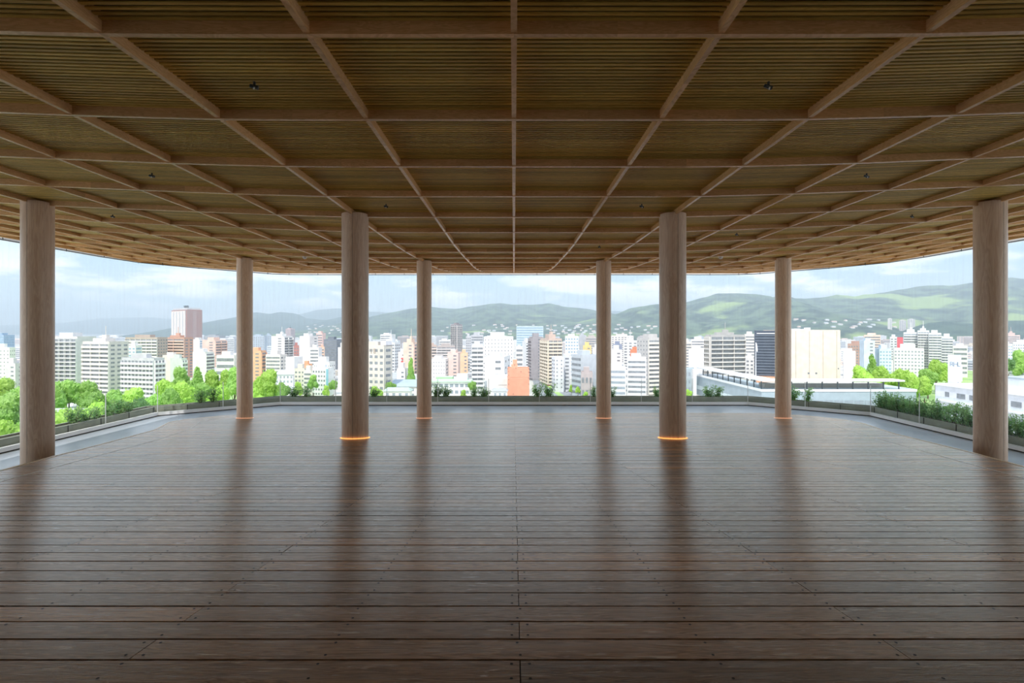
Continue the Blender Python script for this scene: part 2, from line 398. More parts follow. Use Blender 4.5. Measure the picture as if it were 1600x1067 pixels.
GX, GZ1, GZ2, GCX = 10.45, 15.12, 17.3, 7.84
def ring(off):
    k = off * .414
    return [(-GX - off, ZB), (-GX - off, GZ1 + k), (-GCX - k, GZ2 + off), (GCX + k, GZ2 + off), (GX + off, GZ1 + k), (GX + off, ZB)]
terr = prism(ring(.75), -FL - .35, -FL, M['terrace'], 'floor_terrace'); tag(terr, 'smooth grey lower terrace floor around the deck', kind='structure')
m = MB(); p = ring(.74)
prism([(-11.1, ZB), (-11.1, 15.3), (-8.0, 17.9), (8.0, 17.9), (11.1, 15.3), (11.1, ZB)], -27.0, -FL - .36, M['slabm'], 'tower_body', terr)
tag(prism([(-10.4, ZB - .15), (10.4, ZB - .15), (10.4, ZB), (-10.4, ZB)], -FL, 2.1, M['backwall'], 'wall_back'), kind='structure')

def ringwall(a_off, b_off, h0, h1, mat, name, parent=None):
    A, B = ring(a_off), ring(b_off); m = MB()
    for i in range(5):
        m.hexa([Q(*A[i], h0), Q(*A[i + 1], h0), Q(*B[i + 1], h0), Q(*B[i], h0), Q(*A[i], h1), Q(*A[i + 1], h1), Q(*B[i + 1], h1), Q(*B[i], h1)])
    return m.build(name, mat, parent)
sillo = tag(ringwall(-.02, .06, -2.475, -2.385, M['sill'], 'trim_1'), 'pale metal sill at the foot of the glass', kind='structure')
tag(ringwall(.0, .05, -FL, -2.475, M['darkgap'], 'trim_2'), 'dark recess under the sill', kind='structure')

# glass balustrade
bal = tag(empty('glass_balustrade', Q(0, GZ2, -2.38)), 'frameless glass balustrade running round the edge of the terrace', 'balustrade')
def pane(p, q):
    m = MB(); d = Vector((q[0] - p[0], q[1] - p[1])); nrm = Vector((-d.y, d.x)).normalized() * .005; s_ = d.normalized() * .004
    a = (p[0] + s_.x, p[1] + s_.y); b = (q[0] - s_.x, q[1] - s_.y)
    lo, hi = -2.385, -1.60
    m.hexa([Q(a[0], a[1], lo), Q(b[0], b[1], lo), Q(b[0] + nrm.x, b[1] + nrm.y, lo), Q(a[0] + nrm.x, a[1] + nrm.y, lo), Q(a[0], a[1], hi), Q(b[0], b[1], hi), Q(b[0] + nrm.x, b[1] + nrm.y, hi), Q(a[0] + nrm.x, a[1] + nrm.y, hi)])
    kid(m.build('pane', M['pane']), bal)
    m = MB(); 
    for e_ in (a,):
        m.box(e_[0] * W - .012, e_[0] * W + .012, e_[1] * W - .012, e_[1] * W + .012, EZ + lo * W, EZ + hi * W)
    kid(m.build('edge_joint', M['white']), bal)
sp = 1.706; xs = [-7.84] + [-.85 - sp * k for k in (3, 2, 1, 0)] + [-.85 + sp * k for k in (1, 2, 3, 4)] + [7.84]
xs = [-7.84, -5.98, -4.27, -2.56, -.85, .85, 2.56, 4.27, 5.98, 7.84]
chain = [(-GX, z) for z in (-2.1, -.2, 1.7, 3.6, 5.5, 7.4, 9.3, 11.25, 13.2, GZ1)] + [(-(GX + GCX) / 2, (GZ1 + GZ2) / 2)] + [(x, GZ2) for x in xs] + [((GX + GCX) / 2, (GZ1 + GZ2) / 2)] + [(GX, z) for z in (GZ1, 13.3, 11.35, 9.4, 7.4, 5.5, 3.6, 1.7, -.2, -2.1)]
for a, b in zip(chain, chain[1:]): pane(a, b)

# planters
pl = tag(empty('planter', Q(0, 17.6, -FL)), 'long olive-grey planter trough just outside the glass balustrade', 'planter')
A, B = ring(.14), ring(.19)
o_ = ringwall(.12, .17, -FL, -2.235, M['planter'], 'trough_wall'); kid(o_, pl)
o_ = ringwall(.45, .50, -FL, -2.235, M['planter'], 'trough_wall'); kid(o_, pl)
o_ = ringwall(.17, .45, -FL, -2.27, M['soil'], 'soil'); kid(o_, pl)
m = MB()
for a, b in zip(chain, chain[1:]):           # joints between the trough units
    for f_ in (0, .5):
        x = (a[0] + (b[0] - a[0]) * f_); z = a[1] + (b[1] - a[1]) * f_
        sx = 1 if x > 0 else -1
        if abs(x) > 8.5:
            m = MB(); m.box(x * W + sx * .115 * W - .01, x * W + sx * .115 * W + .01, z * W - .012, z * W + .012, EZ - FL * W, EZ - 2.235 * W); kid(m.build('unit_joint', M['darkgap']), pl)

# ------------------------------------------------------------------ columns
def column(x, z, base, label, ringk, r=.164):
    o = tag(empty('timber_column', Q(x, z, -base)), label, 'column', None)
    top = hceil(x, z) + .03; h = (top + base) * W; n = 48; m = MB(); rr = r * W
    for k in range(n):
        a0, a1 = 2 * math.pi * k / n, 2 * math.pi * (k + 1) / n
        pl_ = k // 4; t = ((pl_ * 37) % 11) / 11
        m.face([(rr * math.cos(a0), rr * math.sin(a0), -.1), (rr * math.cos(a1), rr * math.sin(a1), -.1), (rr * math.cos(a1), rr * math.sin(a1), h), (rr * math.cos(a0), rr * math.sin(a0), h)], 0, t)
    m.face([(rr * math.cos(2 * math.pi * k / n), rr * math.sin(2 * math.pi * k / n), h) for k in range(n)], 0, .5)
    # fine seams between the staves
    s_ = MB()
    for k in (2, 9):
        a = 2 * math.pi * (k * 4) / n + .1
        s_.obox((0, 0), (-math.sin(a), math.cos(a)), (math.cos(a), math.sin(a)), -.002, .002, rr - .01, rr + .0015, 0, h, 0)
    sh = m.build('shaft', M['column'], o, smooth=False)
    for pq in sh.data.polygons: pq.use_smooth = True
    s_.build('seam', M['seam'], sh)
    if ringk:
        g = MB(); n2 = 48
        for k in range(n2):
            a0, a1 = 2 * math.pi * k / n2, 2 * math.pi * (k + 1) / n2
            pts = []
            for hh in (0.001, .012):
                for a, q in ((a0, rr + .002), (a1, rr + .002), (a1, rr + .028), (a0, rr + .028)):
                    X, Y = q * math.cos(a), q * math.sin(a)
                    pts.append((X, Y, -DS * Y + hh))
            g.hexa(pts)
        g.build('base_ring', M['ring'] if ringk == 2 else M['ringsoft'], o)
    return o
column(-2, 6.5, drop(6.5), 'thick round timber column standing on the deck, nearer of the two left of the middle, glowing amber ring at its foot', 2)
column(2, 6.5, drop(6.5), 'thick round timber column standing on the deck, nearer of the two right of the middle, glowing amber ring at its foot', 2)
column(-2, 11.5, drop(11.5), 'slim far timber column on the deck, just left of the picture middle', 1)
column(2, 11.5, drop(11.5), 'slim far timber column on the deck, just right of the picture middle', 1)
column(-6, 11.5, drop(11.5), 'slim far timber column at the left side of the deck, in front of the park trees', 1)
column(6, 11.5, drop(11.5), 'slim far timber column at the right side of the deck, beside the black building', 1)
column(-6, 6.5, FL, 'thickest timber column at far left, its foot hidden behind the deck edge', 0)
column(6, 6.5, FL, 'thickest timber column at far right, its foot hidden behind the deck edge', 0)

# ------------------------------------------------------------------ small ceiling fittings
def fitting(x, z, kind):
    k_ = 1.0 if kind else .62
    h = hceil(x, z) + (.055 if kind else .05); o = empty('ceiling_spotlight' if not kind else 'dome_camera', Q(x, z, h))
    m = MB()
    if not kind:
        m.tube([(0, 0, .02), (0, 0, -.05)], .022, 10); m.build('stem', M['rail'], o)
        m = MB(); m.tube([(-.07, -.01, -.05), (.06, .02, -.075)], [.03, .036], 12); m.build('lamp_body', M['rail'], o)
        m = MB(); m.tube([(.01, -.02, -.085), (.0, -.03, -.115)], .014, 8); m.build('lens', M['sill'], o)
        o.scale = (k_, k_, k_)
    else:
        m.tube([(0, 0, .02), (0, 0, -.03)], .10, 16); m.build('mount', M['white'], o)
        m = MB(); m.tube([(0, 0, -.03), (0, 0, -.09), (0, 0, -.12)], [.085, .075, .03], 16); m.build('dome', M['white'], o)
    return o
fl = [(-1.55, 3.08, 'nearest, left of the centre beam'), (1.52, 3.08, 'nearest, right of the centre beam'), (-3.53, 5.03, 'fourth bay left of the centre beam'),
      (3.44, 5.03, 'fourth bay right of the centre beam'), (-1.5, 6.05, 'between the near left column and centre beam'), (1.5, 6.05, 'just left of the near right column top'),
      (-5.6, 7.2, 'beyond the far left column top'), (5.56, 7.2, 'just inside the far right column top'), (3.5, 8.1, 'beyond the near right column top'), (1.5, 9.05, 'between the near and far right columns')]
for x, z, s in fl: tag(fitting(x, z, 0), 'small dark spotlight fixed under the ceiling slats, ' + s, 'spotlight', 'ceiling spotlights')
tag(fitting(-4.4, 10.85, 1), 'small white dome camera under the ceiling, beside the far left slim column', 'security camera', 'dome cameras')
tag(fitting(4.35, 10.85, 1), 'small white dome camera under the ceiling, beside the far right slim column', 'security camera', 'dome cameras')

# ------------------------------------------------------------------ net and its rail
RL = [(-10.95, ZB), (-10.92, 11), (-10.85, 13.6), (-10.7, 14.7), (-10.3, 15.3), (-9.8, 16.05), (-9.0, 16.9), (-8.3, 17.65), (-7.8, 17.85), (-6.8, 17.9)]
RLm = RL + [(-x, z) for x, z in RL[::-1]]
netroot = tag(empty('safety_net', Q(0, 17.9, 1.954)), 'fine see-through safety net hung from a thin steel rail along the eaves', 'net')
m = MB(); m.tube([Q(x, z, 1.951) for x, z in RLm], .022, 8); kid(m.build('rail', M['rail']), netroot)
posts = [(-10.9, z) for z in (3.3, 5.3, 7.3, 9.2, 11.0)] + [(-10.87, 12.53), (-10.8, 13.6), (-10.7, 14.7), (-10.35, 15.2), (-9.8, 16.05), (-9.0, 16.9), (-8.4, 17.6)] + [(-7.8 + i, 17.9) for i in range(0, 8)]
for x, z in posts + [(-x, z) for x, z in posts]:
    m = MB(); m.tube([Q(x, z, 1.93), Q(x, z, 2.13)], .016, 6); kid(m.build('bracket', M['rail']), netroot)
m = MB()
for (a, b), (c, d) in zip(RLm, RLm[1:]): m.face([Q(a, b, -2.9), Q(c, d, -2.9), Q(c, d, 1.95), Q(a, b, 1.95)])
m.raw = True
kid(m.build('mesh', M['net']), netroot)
m = MB()
RS = [(x * 1.012, z) if z < 15 else (x * 1.010, z + .13) for x, z in RLm]
for (a, b), (c, d) in zip(RS, RS[1:]):
    sx_ = .03 * (1 if a + c > 0 else -1)
    m.hexa([Q(a, b, 1.958), Q(c, d, 1.958), Q(c + sx_, d + .02, 1.958), Q(a + sx_, b + .02, 1.958), Q(a, b, 2.04), Q(c, d, 2.04), Q(c + sx_, d + .02, 2.04), Q(a + sx_, b + .02, 2.04)])
m.build('eave_flashing', M['white'], ceiling)
#--CITY--

# ================================================================== THE CITY
WHT = (.80, .79, .77); CRM = (.78, .70, .60); BGE = (.70, .63, .54); PNK = (.74, .52, .44); ORG = (.80, .40, .24); GRY = (.42, .44, .47)
LGR = (.62, .64, .66); DGR = (.20, .22, .25); BRN = (.45, .28, .22); RED = (.62, .12, .12); BLU = (.45, .60, .74); YEL = (.85, .62, .28); GRN = (.42, .60, .40)
GLS = (.50, .62, .68)
def ray(c, a, px):
    r = (px - CX) / F; den = a[0] - r * a[1]
    if abs(den) < 1e-6: return None
    t = (r * c[1] - c[0]) / den
    return t if 2 < t < 130 else None

def facade(rows, balc, o, u, n, Lf, H, style, fh, zmin, glass=0):
    """adds one face: rows/balc are dicts floor -> MB"""
    kind, _, num = style.partition(':'); num = int(num) if num else 6
    nf = int((H - 1.2) / fh)
    for k in range(nf):
        z1 = H - .9 - k * fh; z0 = z1 - fh
        if z1 < zmin: break
        r = rows.setdefault(k, MB())
        if kind == 'band': r.obox(o, u, n, .6, Lf - .6, -.1, .06, z0 + fh * .32, z0 + fh * .78)
        elif kind == 'grid':
            w = Lf / num
            for i in range(num): r.obox(o, u, n, (i + .22) * w, (i + .78) * w, -.1, .06, z0 + fh * .32, z0 + fh * .76)
        elif kind == 'dots':
            w = Lf / num
            for i in range(num): r.obox(o, u, n, (i + .36) * w, (i + .62) * w, -.1, .06, z0 + fh * .36, z0 + fh * .70)
        elif kind == 'one': r.obox(o, u, n, Lf * .55, Lf * .82, -.1, .06, z0 + fh * .35, z0 + fh * .72)
        elif kind in ('balc', 'deep'):
            r.obox(o, u, n, .35, Lf - .35, -.1, .05, z0 + fh * .05, z0 + fh * .86)
            b = balc.setdefault(k, MB()); d = 1.1 if kind == 'balc' else 1.6; hp = fh * (.42 if kind == 'balc' else .22)
            b.obox(o, u, n, .1, Lf - .1, 0, d, z0 - .12, z0 + hp)
            w = Lf / num
            for i in range(num + 1): b.obox(o, u, n, max(.1, i * w - .12), min(Lf - .1, i * w + .12), 0, d - .1, z0 + hp, z1 - .12)

def building(label, xL, xC, xR, ytop, Y, yaw, col_, sA, sB='grid:3', fh=3.1, glass='glassdark', cat='building', roof=1, trimcol=None, depth=None, name='building', rough=.75, group=None):
    phi = math.degrees(math.atan((xC - CX) / F)); hidA = hidB = False
    if yaw > 45 and xC - xL <= 4 and xC > CX: yaw = 90 + phi * .96; hidA = True
    if yaw < 45 and xR - xC <= 4.5 and xC < CX: yaw = phi * .96; hidB = True
    th = math.radians(yaw); col = tuple(c_ * .86 for c_ in col_)
    if trimcol: trimcol = tuple(c_ * .88 for c_ in trimcol)
    c = Vector(((xC - CX) * Y / F, Y)); a = Vector((-math.cos(th), math.sin(th))); b = Vector((math.sin(th), math.cos(th)))
    la = ray(c, a, xL) if xL < xC - .5 and not hidA else None; lb = ray(c, b, xR) if xR > xC + .5 and not hidB else None
    dd = depth or 14
    la = la or dd; lb = lb or dd
    H = EZ + (CY - ytop) * Y / F
    if H < 4: H = 4
    A = c + a * la; B = c + b * lb; D = A + B - c
    o = empty(name, (c.x, c.y, 0)); tag(o, label, cat, group)
    def rel(p): return Vector((p.x - c.x, p.y - c.y))
    A_, B_, D_, Z_ = rel(A), rel(B), rel(D), Vector((0, 0))
    m = MB(); m.hexa([(*Z_, 0), (*B_, 0), (*D_, 0), (*A_, 0), (*Z_, H), (*B_, H), (*D_, H), (*A_, H)])
    # parapet
    for p, q, inw in ((Z_, B_, a), (B_, D_, -b), (D_, A_, -a), (A_, Z_, b)):
        u = (q - p); Lq = u.length; u.normalize(); m.obox(p, u, inw, 0, Lq, 0, .3, H, H + .7)
    wm = wallm(col, rough)
    m.build('wall', wm, o)
    zmin = EZ - 105 * Y / F - fh
    rows, balc = {}, {}
    if sA != 'none': facade(rows, balc, A_, -a, -b, la, H, sA, fh, zmin)
    if sB != 'none': facade(rows, balc, Z_, b, -a, lb, H, sB, fh, zmin)
    for k in rows:
        if rows[k].f: rows[k].build('window_row', M[glass], o)
    for k in balc:
        balc[k].build('balcony', wallm(trimcol or col, .7), o)
    if roof:
        ctr = (A_ + B_) / 2; m = MB(); w1 = la * .28; w2 = lb * .28; hh = 2.6 + R.random() * 2
        m.obox(ctr, a, b, -w1 * .7, w1, -w2, w2 * .8, H, H + hh); m.build('roof_house', wm, o)
        if roof > 1:
            m = MB(); m.obox(ctr, a, b, -w1 * .3, w1 * .3, -w2 * .3, w2 * .3, H + hh, H + hh + 2.4)
            m.tube([(ctr.x, ctr.y, H + hh), (ctr.x, ctr.y, H + hh + 9)], .25, 5); m.build('roof_tank', M['rail'] if roof == 3 else wm, o)
    return o, c, a, b, la, lb, H

BL = [
 # left part
 ('bluish glass office block at the far left edge of the view', -14, 6, 23, 524, 620, 20, (.34, .46, .58), 'band', 'band', {'glass': 'glassblue'}),
 ('white office with rows of small windows at the far left edge', -18, 15, 24, 544, 430, 5, WHT, 'dots:6', 'dots:3', {}),
 ('pale grey low block beside the leftmost trees', 8, 24, 34, 569, 380, 10, (.66, .66, .64), 'one', 'one', {}),
 ('tall grey apartment slab with dark gridded balconies just right of the far left column', 76, 121, 150, 527, 400, 8, (.66, .66, .66), 'deep:5', 'none', {'trimcol': (.74, .74, .73)}),
 ('beige-white apartment block with three bays of balconies behind the park trees', 129, 171, 201, 535, 372, 14, (.66, .63, .60), 'balc:3', 'grid:3', {'trimcol': (.82, .78, .73), 'roof': 2}),
 ('long brown and white banded apartment block behind the smaller towers', 196, 246, 262, 528, 520, 6, (.50, .42, .37), 'balc:6', 'grid:4', {'trimcol': (.80, .77, .74)}),
 ('narrow white block with blue glass strips', 200, 212, 222, 541, 470, 10, WHT, 'grid:2', 'band', {'glass': 'glassblue'}),
 ('white apartment block with long rounded balcony bands and flat roof', 190, 241, 257, 561, 350, 16, (.60, .60, .61), 'balc:9', 'balc:3', {'trimcol': (.80, .80, .80)}),
 ('tallest tower of the view, red-brown high-rise with pale left face', 268, 292, 316, 484, 1400, 38, (.40, .17, .12), 'grid:5', 'grid:9', {'fh': 4, 'roof': 0, 'glass': 'glassmid'}),
 ('terracotta apartment block with pink balcony bands in front of the tall tower', 255, 288, 302, 528, 545, 12, (.60, .38, .30), 'balc:2', 'grid:2', {'trimcol': (.84, .62, .52), 'roof': 2}),
 ('blank pale pink block below the terracotta apartments', 254, 276, 284, 556, 470, 8, (.80, .72, .68), 'none', 'none', {}),
 ('small pale green block of flats with balconies above the conical tree', 266, 284, 292, 561, 430, 18, (.66, .70, .66), 'none', 'balc:2', {'trimcol': (.72, .78, .73)}),
 ('white block with a dark blue window stripe right of the tall tower', 300, 312, 321, 531, 700, 10, WHT, 'none', 'band', {'glass': 'glassblue'}),
 ('salmon pink building with open stair balconies', 316, 336, 354, 532, 600, 10, (.80, .60, .52), 'one', 'balc:2', {'trimcol': (.78, .55, .46)}),
 ('white building with zigzag fire stairs', 301, 321, 334, 551, 480, 10, WHT, 'none', 'balc:1', {}),
 ('low white hall with two window strips beside the slim left column', 338, 366, 376, 556, 470, 6, (.78, .77, .76), 'band', 'none', {'fh': 6}),
 ('wide grey distant slab on the horizon right of the tall tower', 318, 342, 352, 525, 1100, 5, GRY, 'grid:6', 'none', {}),
 ('grey blue office blocks end of the horizon beside the slim left column', 352, 366, 376, 529, 900, 5, LGR, 'band', 'none', {}),
 # bay between slim left column and near left column
 ('orange brown building with balconies just right of the slim left column', 388, 408, 416, 549, 460, 8, (.80, .48, .32), 'one', 'balc:1', {'trimcol': (.7, .4, .28)}),
 ('grey blue twin tower with ribbed face in the distance', 392, 413, 418, 525, 900, 0, (.48, .55, .62), 'grid:6', 'none', {}),
 ('slim blue grey tower in the distance', 415, 424, 427, 524, 950, 0, (.50, .58, .66), 'grid:3', 'none', {}),
 ('tall white block with one column of windows and a dark striped side', 424, 443, 457, 526, 620, 15, WHT, 'one', 'deep:2', {'roof': 2}),
 ('pale office with long grey window bands', 415, 438, 449, 555, 450, 10, (.74, .70, .67), 'band', 'grid:2', {}),
 ('plain white box of a building with a grey right side', 446, 460, 473, 559, 410, 14, (.84, .84, .84), 'none', 'none', {'roof': 0}),
 ('pinkish domed building top with a thin mast in the distance', 446, 454, 461, 514, 1500, 20, (.66, .50, .50), 'band', 'band', {'roof': 3}),
 ('tall blank white block left of the narrow striped stairs', 468, 484, 497, 526, 560, 10, (.82, .78, .76), 'none', 'one', {}),
 ('white building with three dark window strips', 484, 498, 503, 544, 470, 8, WHT, 'band', 'none', {}),
 ('pink striped tall building', 494, 504, 509, 521, 640, 10, (.78, .58, .54), 'band', 'none', {}),
 ('orange and white banded small block', 500, 507, 511, 543, 540, 8, (.80, .55, .42), 'band', 'none', {}),
 ('dark charcoal office block beside the near left column', 506, 526, 534, 531, 600, 10, (.22, .25, .29), 'band', 'band', {}),
 ('dark red brown slim building', 459, 467, 470, 541, 520, 0, (.50, .24, .22), 'grid:2', 'none', {}),
 ('beige low office with square windows in front of the white hotel', 460, 476, 482, 577, 385, 6, (.74, .69, .62), 'grid:3', 'grid:1', {}),
 ('low cream house block with long balconies', 474, 487, 493, 580, 378, 6, (.80, .76, .70), 'band', 'none', {}),
 ('white hotel block with four rows of windows and a teal blue side', 488, 513, 521, 576, 360, 16, (.84, .84, .85), 'grid:6', 'none', {'roof': 1}),
 ('wide white upper storey set back behind the hotel roof', 490, 515, 524, 567, 395, 10, WHT, 'dots:9', 'dots:3', {}),
 ('slender white tower with a column of dark windows beside the near left column', 528, 540, 546, 544, 430, 6, (.84, .82, .79), 'one', 'none', {}),
 ('orange roofed low house among white blocks', 472, 483, 488, 570, 420, 10, (.84, .46, .28), 'one', 'none', {}),
 # bay between the near left column and slim column
 ('large beige office with deep window rows and a wall sign', 560, 600, 613, 541, 335, 20, (.70, .65, .58), 'grid:5', 'grid:1', {'fh': 4.1}),
 ('white office slab with grey strips behind the beige office', 597, 617, 625, 536, 520, 10, (.76, .78, .79), 'band', 'grid:3', {'roof': 2}),
 ('white stepped block on the skyline behind the beige office', 594, 612, 618, 523, 760, 5, WHT, 'band', 'none', {}),
 ('pink beige apartment tower with zigzag balconies and yellow top', 630, 646, 655, 536, 470, 14, (.76, .60, .50), 'one', 'balc:1', {'trimcol': (.7, .5, .42), 'roof': 2}),
 ('white building with red fire stairs left of the pink tower', 622, 634, 640, 551, 480, 8, (.84, .80, .79), 'one', 'none', {'trimcol': RED}),
 ('low white house with a red roof left of the conical tree', 620, 633, 638, 577, 370, 4, (.86, .80, .78), 'one', 'none', {'fh': 3}),
 # bay between the two slim middle columns
 ('brown low apartment block right of the left middle column', 668, 682, 686, 540, 560, 4, (.60, .48, .42), 'balc:2', 'none', {'trimcol': (.7, .6, .54)}),
 ('wide apartment block with pinkish balcony bands and dark openings', 683, 711, 714, 541, 620, 3, (.52, .46, .44), 'balc:4', 'none', {'trimcol': (.74, .68, .66)}),
 ('low beige step of the banded apartment block', 686, 704, 708, 532, 760, 3, (.72, .70, .68), 'band', 'none', {}),
 ('tall dark chequered apartment tower rising above the skyline', 705, 714, 722, 507, 880, 35, (.34, .30, .31), 'deep:3', 'balc:3', {'trimcol': (.62, .58, .56), 'roof': 1}),
 ('grey office with horizontal strips behind the white balcony tower', 736, 755, 758, 524, 620, 0, (.56, .57, .60), 'band', 'none', {}),
 ('slim grey building left of the grey striped office', 728, 736, 739, 526, 660, 0, (.60, .60, .62), 'grid:3', 'none', {}),
 ('white balcony tower with dark scalloped floors in the middle', 737, 755, 758, 540, 365, 2, (.74, .74, .74), 'balc:2', 'none', {'trimcol': (.84, .84, .84)}),
 ('broad white apartment block with small paired windows in the middle', 756, 802, 805, 527, 450, 0, (.86, .85, .83), 'dots:9', 'none', {'fh': 3.1, 'roof': 1}),
 ('white lower block in front of the broad white apartments', 757, 788, 797, 559, 395, 6, (.86, .86, .86), 'one', 'dots:2', {'fh': 5, 'roof': 1}),
 ('white stepped block with a roof terrace', 740, 760, 770, 563, 410, 6, (.85, .83, .82), 'dots:3', 'none', {}),
 ('pink walled office with roof louvres', 699, 716, 722, 552, 480, 4, (.82, .64, .58), 'one', 'none', {}),
 ('white office with small windows right of the left middle column', 672, 696, 701, 562, 440, 4, (.84, .81, .80), 'dots:6', 'grid:1', {}),
 ('small orange and red building', 719, 731, 734, 553, 450, 4, (.84, .56, .38), 'one', 'none', {}),
 ('white box warehouse wall with grey strips beside the orange building', 761, 793, 796, 589, 345, 2, (.84, .84, .83), 'none', 'none', {'roof': 0, 'fh': 5}),
 ('pale blue glass tower standing behind the broad white apartments', 807, 849, 852, 510, 1050, 0, (.60, .70, .74), 'band', 'none', {'fh': 5, 'glass': 'glassblue', 'roof': 0}),
 ('white block with a blue top window right of the broad white apartments', 806, 817, 819, 543, 560, 0, WHT, 'band', 'none', {'fh': 5}),
 ('slim white and dark striped office beside the street', 816, 822, 828, 534, 600, 80, (.82, .82, .82), 'none', 'balc:1', {'depth': 18}),
 ('tall grey brown tower, first on the left of the street', 827, 832, 848, 527, 520, 78, (.40, .38, .40), 'deep:5', 'one', {}),
 ('tall beige apartment tower on the street with a tank on its roof', 845, 857, 878, 530, 470, 80, (.62, .50, .44), 'balc:4', 'balc:3', {'trimcol': (.84, .74, .60), 'roof': 2}),
 ('white street block with a windowless face', 862, 867, 881, 559, 420, 82, (.82, .82, .84), 'grid:2', 'dots:2', {'roof': 0}),
 ('pale slim block attached to the windowless white block', 880, 881, 891, 556, 430, 86, (.72, .73, .75), 'none', 'grid:1', {}),
 ('white framed glass office with blue gridded windows', 880, 883, 904, 526, 540, 86, (.80, .82, .83), 'none', 'grid:5', {'glass': 'glassblue', 'fh': 3.4}),
 ('plain grey slab on the skyline right of the glass office', 903, 905, 915, 524, 700, 86, (.52, .54, .57), 'none', 'none', {}),
 ('grey brown apartment block with strips left of the right middle column', 914, 915, 934, 527, 680, 86, (.55, .50, .48), 'none', 'band', {}),
 ('small block with a bright yellow top floor', 910, 911, 924, 541, 560, 86, (.86, .66, .30), 'none', 'one', {}),
 ('silver blue office with slanting window strips along the street', 893, 908, 910, 556, 385, 70, (.56, .60, .64), 'band', 'none', {'fh': 4.2}),
 ('white office with three short windows facing the street corner', 907, 908, 928, 557, 400, 86, (.86, .82, .80), 'none', 'one', {'fh': 4}),
 ('grey and white striped low block in front of the white corner office', 907, 908, 926, 583, 370, 86, (.50, .44, .43), 'none', 'grid:3', {'fh': 9}),
 ('white narrow block at the right middle column', 925, 926, 940, 545, 460, 86, (.74, .76, .80), 'none', 'none', {}),
 # bay between the right middle column and the near right column
 ('white stepped block behind the banded offices', 952, 955, 972, 548, 450, 84, (.84, .82, .80), 'none', 'one', {}),
 ('white banded office nearest the right middle column', 946, 948, 978, 575, 360, 84, (.80, .82, .80), 'none', 'band', {'fh': 3.7, 'glass': 'glassmid'}),
 ('white office with seven rows of dark window strips', 978, 980, 1010, 560, 365, 84, (.86, .87, .87), 'none', 'band', {'fh': 3.5}),
 ('tall cream apartment block with deep balconies and a grey left side', 995, 1013, 1040, 529, 400, 72, (.58, .56, .54), 'dots:4', 'balc:1', {'trimcol': (.86, .80, .70), 'fh': 3.25}),
 ('dark blue and white slim office beside the right middle column', 956, 958, 972, 539, 540, 84, (.30, .34, .44), 'none', 'one', {}),
 ('white gabled block with roof tank behind the red roof sign', 972, 974, 996, 533, 560, 84, (.84, .82, .79), 'none', 'grid:3', {'roof': 2}),
 ('small red-orange rooftop structure on the white buildings', 984, 985, 999, 548, 430, 84, (.85, .30, .18), 'none', 'none', {'roof': 1}),
 ('pale distant block on the skyline right of the right middle column', 954, 955, 990, 525, 800, 86, (.78, .72, .68), 'none', 'grid:7', {}),
 # bay between the near right column and the slim right column
 ('white slab with a pink banded upper part on the skyline', 1078, 1080, 1102, 531, 620, 84, (.84, .80, .78), 'none', 'band', {}),
 ('beige striped block just right of the near right column', 1062, 1064, 1081, 535, 560, 84, (.76, .70, .64), 'none', 'band', {}),
 ('white sheer wall building with a dark stair edge', 1074, 1076, 1102, 547, 500, 84, (.84, .85, .86), 'none', 'none', {}),
 ('big grey apartment block with seven heavy balcony floors', 1102, 1110, 1164, 524, 470, 76, (.50, .49, .48), 'deep:3', 'deep:3', {'trimcol': (.70, .68, .64), 'fh': 4.0, 'roof': 2}),
 ('cream banded apartments right of the heavy balcony block', 1160, 1163, 1180, 523, 540, 84, (.84, .80, .74), 'none', 'band', {}),
 ('black louvred office building left of the slim right column', 1176, 1179, 1222, 518, 385, 84, (.085, .105, .14), 'none', 'none', {'fh': 3, 'roof': 0, 'rough': .4}),
 ('narrow white block between the balcony block and black building', 1163, 1165, 1178, 560, 430, 84, WHT, 'none', 'grid:2', {}),
 # right of the slim right column
 ('huge windowless beige theatre block with vertical grooves', 1222, 1313, 1320, 517, 370, 2, (.86, .74, .62), 'none', 'none', {'roof': 0, 'depth': 30}),
 ('white low round-cornered block right of the beige theatre', 1316, 1318, 1337, 550, 430, 80, (.86, .85, .84), 'none', 'none', {'roof': 1}),
 ('brown brick apartment block with small windows', 1322, 1325, 1350, 538, 560, 80, (.50, .33, .28), 'none', 'grid:6', {}),
 ('pink topped white block behind the brown brick apartments', 1346, 1350, 1376, 524, 640, 84, (.82, .66, .58), 'none', 'band', {}),
 ('pale blue building with white right wall beside the conical tree', 1350, 1367, 1375, 533, 470, 20, (.66, .76, .84), 'one', 'none', {}),
 ('light blue school block with gridded windows above the trees', 1374, 1393, 1398, 546, 470, 20, (.66, .76, .84), 'grid:4', 'none', {'glass': 'glassblue'}),
 ('wide white school block with rows of square windows above the trees', 1394, 1397, 1444, 545, 470, 84, (.86, .84, .80), 'none', 'grid:9', {'glass': 'glassmid'}),
 ('red signboard block above the white school', 1401, 1402, 1411, 528, 600, 84, (.82, .16, .20), 'none', 'none', {'roof': 0}),
 ('white and blue slim block left of the red one', 1390, 1391, 1402, 527, 640, 84, (.80, .84, .88), 'none', 'grid:2', {}),
 ('stepped white apartments right of the red block', 1410, 1412, 1436, 520, 640, 82, (.84, .84, .84), 'none', 'balc:2', {'glass': 'glassmid', 'roof': 2}),
 ('long stepped white apartment slab, tallest at its left end', 1432, 1434, 1452, 517, 620, 82, (.80, .80, .80), 'none', 'balc:4', {'glass': 'glassmid', 'roof': 2}),
 ('white apartment slab with dark balcony lines in the middle of the long row', 1449, 1451, 1471, 521, 600, 82, (.78, .79, .80), 'none', 'balc:3', {'glass': 'glassmid', }),
